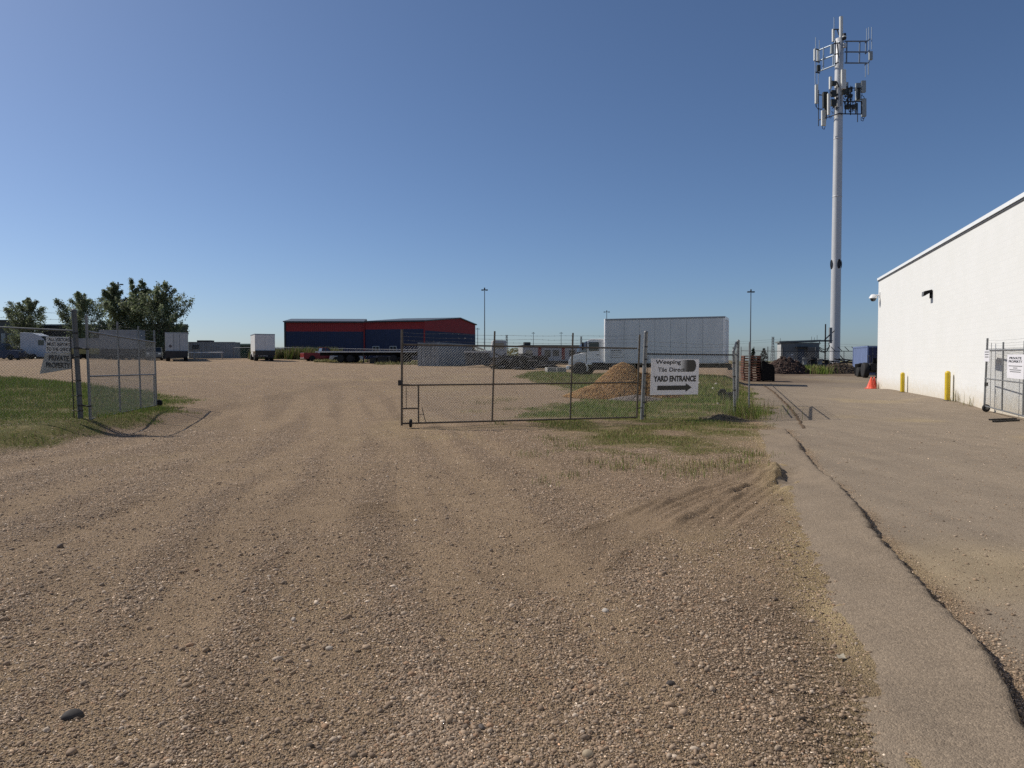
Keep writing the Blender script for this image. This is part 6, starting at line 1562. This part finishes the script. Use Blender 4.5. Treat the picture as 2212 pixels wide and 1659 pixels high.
m = MB(True); a = U1(877, 660, -.3); b = U1(877, 140, -.3); m.tube(a, b, .215, 14); m.build("whip_tube", PANC, t)
m = MB(True); c = U1(950, 610, -.5); m.lathe(c, [(.10, -.32), (.24, -.28), (.26, -.05)], 14); m.lathe(c, [(.24, .10), (.20, .42), (.05, .46)], 14); b_ = m.build("beacon", MDARK, t)
m = MB(True); m.lathe(c, [(.25, -.05), (.27, 0), (.27, .08), (.24, .10)], 14); m.build("beacon_band", PANC, b_)
# upper frames: right one side-on, left one running away from the viewer
bars("upper_frame", [(960, 705, 1480, 705), (960, 952, 1470, 952), (960, 1208, 1470, 1208), (1012, 705, 1002, 1208), (1312, 700, 1298, 1208), (1460, 690, 1448, 985, 0, 0), (1440, 990, 1530, 920, 0, 1.2), (1440, 740, 1545, 655, 0, 1.2), (1430, 1250, 1530, 1180, 0, 1.2)], .085, MSTEEL, U1)
bars("upper_frame", [(850, 720, 370, 910, -.6, 2.4), (850, 980, 370, 1155, -.6, 2.4), (760, 1250, 370, 1400, -.6, 2.4), (472, 870, 466, 1355, 1.8, 1.8), (645, 790, 635, 1000, .6, .6), (700, 770, 695, 1270, .3, .3), (735, 690, 735, 1265, 0, 0)], .085, M("mast_steel_pale", (.36, .42, .48), .45, .4, .1, 3), U1)
bars("upper_frame", [(850, 735, 700, 765, -.7), (850, 985, 720, 1010, -.7), (830, 1185, 735, 1235, -.7), (790, 770, 830, 1150, -.75), (265, 1165, 385, 1190, 2.2), (275, 1420, 390, 1440, 2.2), (290, 885, 370, 905, 2.2)], .075, MDARK, U1)
for x, y0, y1, d in ((291, 615, 880, 2.0), (375, 680, 1180, 2.4), (278, 1160, 1700, 2.0), (352, 1190, 1700, 2.3), (716, 150, 430, .3), (838, 900, 1290, -.9), (1473, 410, 740, 0), (1520, 380, 900, 1.0), (1587, 375, 890, 1.0), (1443, 1240, 1535, 0), (1511, 1180, 1475, 1.0)):
    bars("rod_antenna", [(x, y0, x, y1, d)], .045 if x != 1511 else .065, M("mast_steel_pale", (.36, .42, .48)), U1)
panel(675, 718, 425, 712, .3, U1); panel(250, 285, 880, 1150, 2.0, U1); panel(318, 355, 905, 1165, 2.3, U1, depth=.1); panel(640, 712, 780, 985, .4, U1, mat=M("panel_grey", (.30, .33, .34), .5, 0, .1)); panel(1522, 1598, 945, 1138, 1.0, U1, mat=M("panel_grey", (.30, .33, .34)))
panel(925, 992, 755, 850, -.6, U1, "junction_box", MASTC); panel(318, 392, 1262, 1400, 2.3, U1, "radio_unit", MRAD)
bars("bracket", [(700, 430, 840, 430, .2, -.2), (790, 450, 830, 560, 0, -.2), (700, 715, 860, 690, .2, -.4)], .07, MDARK, U1)
# lower cluster
panel(278, 340, 468, 900, 1.5, U2); panel(606, 648, 282, 570, -.3, U2); panel(884, 982, 118, 570, -.9, U2); panel(566, 618, 672, 1160, -.7, U2); panel(425, 520, 1062, 1415, .8, U2); panel(1215, 1318, 432, 830, .8, U2, mat=M("panel_grey", (.30, .33, .34))); panel(1346, 1442, 378, 645, 0.2, U2, mat=M("panel_grey", (.30, .33, .34))); panel(1355, 1452, 792, 1205, 0.2, U2, mat=M("panel_grey", (.30, .33, .34))); panel(985, 1035, 415, 560, .6, U2, mat=M("panel_grey", (.3, .33, .34)))
for x0, x1, y0, y1, d in ((455, 560, 640, 1000, .6), (655, 760, 390, 490, -.5), (650, 760, 600, 740, -.55), (650, 760, 820, 960, -.55), (920, 985, 570, 690, -.7), (1000, 1050, 560, 700, 0), (1080, 1130, 520, 640, .3), (1060, 1130, 690, 770, .2), (1000, 1070, 920, 1030, -.2), (1130, 1190, 930, 1030, 0), (1205, 1250, 900, 1040, .3), (490, 525, 1000, 1300, .9), (1245, 1300, 540, 800, .5)): panel(x0, x1, y0, y1, d, U2, "radio_unit", MRAD, .2)
bars("lower_frame", [(1340, 1145, 930, 1140, 0, -.6), (930, 1140, 840, 1128, -.6, -.7), (840, 1128, 735, 1165, -.7, -.6), (735, 1165, 355, 1285, -.5, 1.5), (1000, 545, 1340, 545, -.2, .2), (930, 855, 1350, 855, -.3, .2), (360, 700, 520, 715, 1.5, .6), (1345, 855, 1350, 1145, .2), (1100, 520, 1095, 1165, .1), (975, 850, 975, 1150, -.3), (1215, 860, 1215, 1140, .2), (560, 640, 540, 1250, .5), (660, 380, 780, 400, -.5, -.6), (780, 400, 830, 520, -.6, -.6)], .065, MDARK, U2)
for x, y0, y1, d in ((357, 590, 1425, 1.5), (1258, 890, 1330, .3), (875, 700, 960, -.85), (768, 500, 900, -.6)): bars("mount_pipe", [(x, y0, x, y1, d)], .05, MDARK, U2)
m = MB(True); g = random.Random(8)
for pts in (((295, 900), (290, 960), (330, 1010), (420, 1030), (470, 1000)), ((320, 900), (310, 980), (360, 1050), (450, 1040)), ((600, 1160), (600, 1230), (640, 1240), (665, 1180)), ((440, 1415), (450, 1480), (490, 1500), (510, 1420)), ((1345, 1205), (1340, 1290), (1385, 1310), (1420, 1215)), ((1370, 1205), (1380, 1260), (1410, 1230)), ((1360, 645), (1365, 720), (1400, 740), (1420, 790)), ((1320, 830), (1345, 800), (1345, 700)), ((1050, 1030), (1070, 1090), (1120, 1100), (1160, 1050), (1200, 1080)), ((620, 570), (620, 640), (680, 680), (700, 760)), ((930, 560), (900, 700), (930, 850), (960, 900)), ((1060, 780), (1100, 850), (1180, 890))):
    m.path([U2(x, y, .3 * math.sin(i)) for i, (x, y) in enumerate(pts)], .035, 5)
for k in range(44):
    x = g.choice((g.uniform(640, 800), g.uniform(925, 1230))); y = g.uniform(480, 1080); d = g.uniform(-.8, .3); ps = [U2(x + g.uniform(-35, 35) * (i > 0), y + i * g.uniform(15, 45), d) for i in range(4)]; m.path(ps, .032, 4)
m.build("cable", MDARK, t)
m = MB(True)
for k in range(26):
    x = g.choice((g.uniform(640, 790), g.uniform(930, 1210))); y = g.uniform(500, 1060); c = U2(x, y, g.uniform(-.7, .2)); m.obox(c, (g.uniform(.05, .14), 0, 0), (0, .1, 0), (0, 0, g.uniform(.05, .18)))
m.build("clamp", MDARK, t)

# ------------------------------------------------------------------ compound fence, blue container, heaps
cp = [on_ground(1600, 88), on_ground(1690, 79), on_ground(1800, 79), on_ground(1866, 79)]
simple_fence("chain_link_fence", "dark chain link compound fence with barbed wire in front of the equipment shed", [(p.x, p.y) for p in cp[:1]] + [(p.x, p.y) for p in cp[1:3]], 1.95, .3, True, .04, DARK, 3.0, True)
t = simple_fence("chain_link_fence", "compound fence section with slanted barbed wire arms near the blue container", [(cp[2].x, cp[2].y), (cp[3].x, cp[3].y)], 1.95, .3, True, .04, DARK, 1.0, False)
m = MB(True)
for i in range(5):
    q = cp[2].lerp(cp[3], i / 4.0 * .9 + .05); z = G(q.x, q.y) + 1.95; m.tube((q.x, q.y, z), (q.x - .5, q.y, z + .5), .035, 6)
m.build("barb_arm", DARK, t)
q = at(1846.5, 764, 77); o = thing("notice_board", "blank white notice plate on the compound fence post by the blue container", "sign", (q.x, q.y, q.z - .2))
m = MB(); m.box(-.22, .22, -.03, 0, 0, .42); m.build("plate", SIGNWHITE, o); m = MB(); m.tube((.1, .05, -1.9), (.1, .05, .1), .05, 8); m.build("post", DARK, o)
BLUC = M("container_blue", (.16, .21, .36), .5, .1, .15, 1.5, stretch=(1, 1, .4))
cdir = Vector((.25, .968, 0)).normalized(); cs = Vector((cdir.y, -cdir.x, 0)); near = Vector((31.5, 63.0, 0)); mid = near + cs * 1.22
t = container("shipping_container", "blue shipping container with sunlit side, half hidden by the white wall", (mid.x, mid.y, G(mid.x, mid.y)), math.atan2(cdir.y, cdir.x), 6.06, 2.44, 2.6, BLUC)
for ch in t.children:
    if ch.name.startswith("door"): ch.data.materials[0] = M("container_blue_shaded", (.03, .035, .10), .5, .1, .15)  # door end gets a darker copy of the blue, its shade painted in
q = on_ground(1857, 61.5); o = thing("black_tank", "black round plastic tank standing before the blue container", "tank", q)
m = MB(); pr = [(.40, 0)]
for k in range(7): pr += [(.42, .04 + k * .135), (.39, .10 + k * .135), (.42, .15 + k * .135)]
m.lathe((0, 0, 0), pr + [(.40, 1.0), (.2, 1.04), (.01, 1.05)], 20); m.build("tank_body", BLACK, o)
m = MB(); m.lathe((.05, 0, 1.04), [(.01, 0), (.12, 0), (.12, .05), (.01, .06)], 14); m.build("lid", DARK, o)
q = on_ground(1890, 57.5); o = thing("tractor", "dark loader tractor half hidden behind the white wall's far corner", "tractor", q, 1.35)
for x, r_ in ((0, .62), (1.7, .42)):
    for s in (-1, 1): wheel(o, x, s * .75, r_, r_, .4, DARK)
m = MB(); m.prism([(-.3, .6), (-.3, 1.15), (.4, 1.2), (.5, 1.1), (1.9, 1.05), (2.1, .9), (2.1, .5), (.3, .45)], -.4, .4); m.build("body", DARK, o, .04)
m = MB()
for x, y in ((-.25, -.45), (-.25, .45), (.5, -.45), (.5, .45)): m.tube((x, y, 1.1), (x, y, 1.75), .03, 6)
m.box(-.3, .55, -.5, .5, 1.75, 1.8); m.build("roll_frame", DARK, o)
m = MB(); m.box(-.2, .2, -.22, .22, 1.16, 1.3); m.box(-.25, -.15, -.22, .22, 1.3, 1.6); m.build("seat", BLACK, o)
def rough(amp, sx, sy, h, sc=2.0, sd=3):
    def f(x, y): return np.maximum(0, h * (1 - (np.hypot(x / sx, y / sy)) ** 1.5) * (.65 + .7 * fbm(x + 30, y + 30, sc, sd, 3)))
    return Prof(f, (sx * 1.05, sy * 1.05))
def tints(c, v=.45): return lambda n: np.array([c]) * nrng.uniform(1 - v, 1 + v, (n, 1))
q = on_ground(1697, 66); mound("rubble_mound", "reddish brown rubble mound beside the black bin", q.x, q.y, rough(1, 2.3, 1.6, 1.55), 1500, .06, tints((.075, .045, .034)), M("rubble_core", (.055, .036, .028), .95, 0, .4, 3), ("heap", "rubble"), seed=6)
q = on_ground(1812, 66.5); mound("dirt_heap", "low brown dirt heap in front of the black tank", q.x, q.y, rough(1, 2.3, 1.2, .95), 900, .06, tints((.085, .062, .04)), M("dirt_core", (.07, .05, .034), .95, 0, .4, 3), ("heap", "clods"), seed=7)
q = on_ground(1745, 67); mound("debris_patch", "scattered pale debris on the ground in front of the shed", q.x, q.y, rough(1, 2.6, .8, .32), 500, .07, tints((.16, .15, .14), .6), M("debris_core", (.08, .07, .06), .95, 0, .4, 3), ("heap", "rubble"), seed=8)
q = on_ground(1798, 72); o = thing("timber_pile", "dark pile of criss-crossed timbers between the mast and the dirt heap", "timber", q); m = MB(); g = random.Random(4)
for k in range(22): an = g.uniform(-.25, .25); l = g.uniform(1.0, 2.2); m.obox((g.uniform(-1.6, 1.8), g.uniform(-.6, .6), .12 + k * .05), (l, g.uniform(-.4, .4), l * an), (0, .08, 0), (0, 0, .05))
m.obox((1.0, -.7, .9), (.55, 0, -.65), (0, .05, 0), (0, 0, .05)); m.build("beams", DARK, o)
q = on_ground(1752, 70); o = thing("flat_cart", "low flat work cart in front of the shed's door", "cart", q, -.05)
m = MB(); m.box(-1.9, 1.9, -.7, .7, .62, .72); m.build("deck", M("grey_boards", (.12, .115, .11), .9, 0, .3), o)
for x in (-1.3, 1.2):
    for s in (-1, 1): wheel(o, x, s * .55, .3, .3, .2)
m = MB(); m.box(-1.7, 1.7, -.5, .5, .45, .61); m.build("chassis", DARK, o)
for k, (x, r_, h, mt, lab) in enumerate(((-1.45, .24, .42, "pale", "pale bucket at the left end of the flat cart"), (-.65, .22, .62, "pale", "tall pale bucket left of the middle of the flat cart"), (.15, .26, .5, "dark", "dark bucket in the middle of the flat cart"), (.85, .24, .52, "pale", "pale bucket right of the middle of the flat cart"), (1.5, .2, .44, "dark", "dark bucket at the right end of the flat cart"))):
    c = Vector((q.x + x, q.y, q.z + .72)); b_ = thing("bucket", lab, "bucket", c, 0, "buckets on the flat cart"); m = MB(); m.lathe((0, 0, 0), [(r_ * .8, 0), (r_, h), (r_ + .02, h), (r_ + .02, h + .03), (.02, h + .04)], 14); m.build("bucket_body", M("pale_plastic", (.33, .34, .34), .6, 0, .2) if mt == "pale" else DARK, b_)
    m = MB(); m.path([(r_ * math.cos(a), -.01, h + r_ * .8 * math.sin(a)) for a in np.linspace(0, 3.14159, 8)], .012, 5); m.build("handle", DARK, b_)

# pallets and black bin beside the driveway
pd = Vector((.317, 1, 0)).normalized(); pz = Vector((pd.y, -pd.x, 0))
pc = on_ground(1621.5, 52.6)
ORD = ["lowest", "second", "third", "fourth", "fifth", "sixth", "seventh", "eighth", "ninth", "tenth", "eleventh", "twelfth", "thirteenth"]
first = None
for k in range(10):
    lab = f"reddish wooden pallet, {ORD[k]} from the ground in the stack by the driveway" if 0 < k < 9 else ("reddish wooden pallet at the bottom of the stack by the driveway" if k == 0 else "reddish wooden pallet on top of the stack by the driveway")
    loc = pc + Vector((rng.uniform(-.05, .05), rng.uniform(-.05, .05), k * .187))
    if first is None:
        o = thing("wooden_pallet", lab, "pallet", loc, -.12, "stacked pallets by the driveway")
        m = MB()
        for y in np.linspace(-.5, .42, 7): m.box(-.61, .61, y, y + .09, .118, .186)
        m.build("top_deck", M("pallet_wood", (.25, .115, .075), .85, 0, .3, 3), o)
        m = MB()
        for x in (-.6, -.04, .52): m.box(x, x + .08, -.5, .5, .022, .117)
        m.build("stringer", M("pallet_dark", (.06, .03, .022), .9, 0, .3, 3), o)
        m = MB()
        for y in (-.5, -.05, .42): m.box(-.61, .61, y, y + .09, 0, .021)
        m.build("bottom_deck", M("pallet_wood", (.17, .075, .05)), o)
        first = o
    else: dup(first, location=loc, label=lab)
q = on_ground(1656.5, 52.2)
o = thing("waste_bin", "black waste bin standing right of the pallet stack", "bin", q, -.15)
m = MB(); m.prism([(-.46, .05), (-.50, 1.25), (-.42, 1.42), (.30, 1.22), (.42, 1.0), (.44, .05)], -.6, .6); m.build("bin_body", BLACK, o, .03)
m = MB(); m.add([(-.52, -.65, 1.36), (.1, -.65, 1.36), (.1, .65, 1.36), (-.52, .65, 1.36), (-.46, -.65, 1.50), (.12, -.65, 1.40), (.12, .65, 1.40), (-.46, .65, 1.50)], [(3, 2, 1, 0), (4, 5, 6, 7), (0, 1, 5, 4), (1, 2, 6, 5), (2, 3, 7, 6), (3, 0, 4, 7)]); m.build("lid", BLACK, o)
for x in (-.35, .35):
    m = MB(); m.lathe((x, -.5, .08), [(.02, -.03), (.08, -.03), (.08, .03), (.02, .03)], 12, axis='y'); m.build("wheel", RUBBER, o)

# scraps of paper blown onto the ground
for xd, yd, lab in ((1703, 1138, "small white scrap of paper by the sandy rut left of the asphalt shoulder"), (1816, 1415, "pale scrap of paper on the sandy band beside the asphalt shoulder"), (1690, 812, "white bit of litter on the driveway before the rubble mound")):
    q = ground_at(xd, yd); o = thing("paper_scrap", lab, "litter", q + Vector((0, 0, .012 + float(relief(one(q.x), one(q.y))[0]))), rng.uniform(0, 3)); s_ = .022 if yd > 900 else .10
    m = MB(); vs = [(-s_, -s_ * .6, .004), (s_, -s_ * .7, .0), (s_ * 1.1, s_ * .5, .02), (.1 * s_, s_ * .75, .006), (-s_ * .9, s_ * .5, .016)]; m.add(vs + [(x, y, z - .002) for x, y, z in vs], [(0, 1, 2, 3, 4), (9, 8, 7, 6, 5), (0, 5, 6, 1), (1, 6, 7, 2), (2, 7, 8, 3), (3, 8, 9, 4), (4, 9, 5, 0)]); m.build("sheet", M("paper", (.42, .37, .28), .8, 0, .15), o)
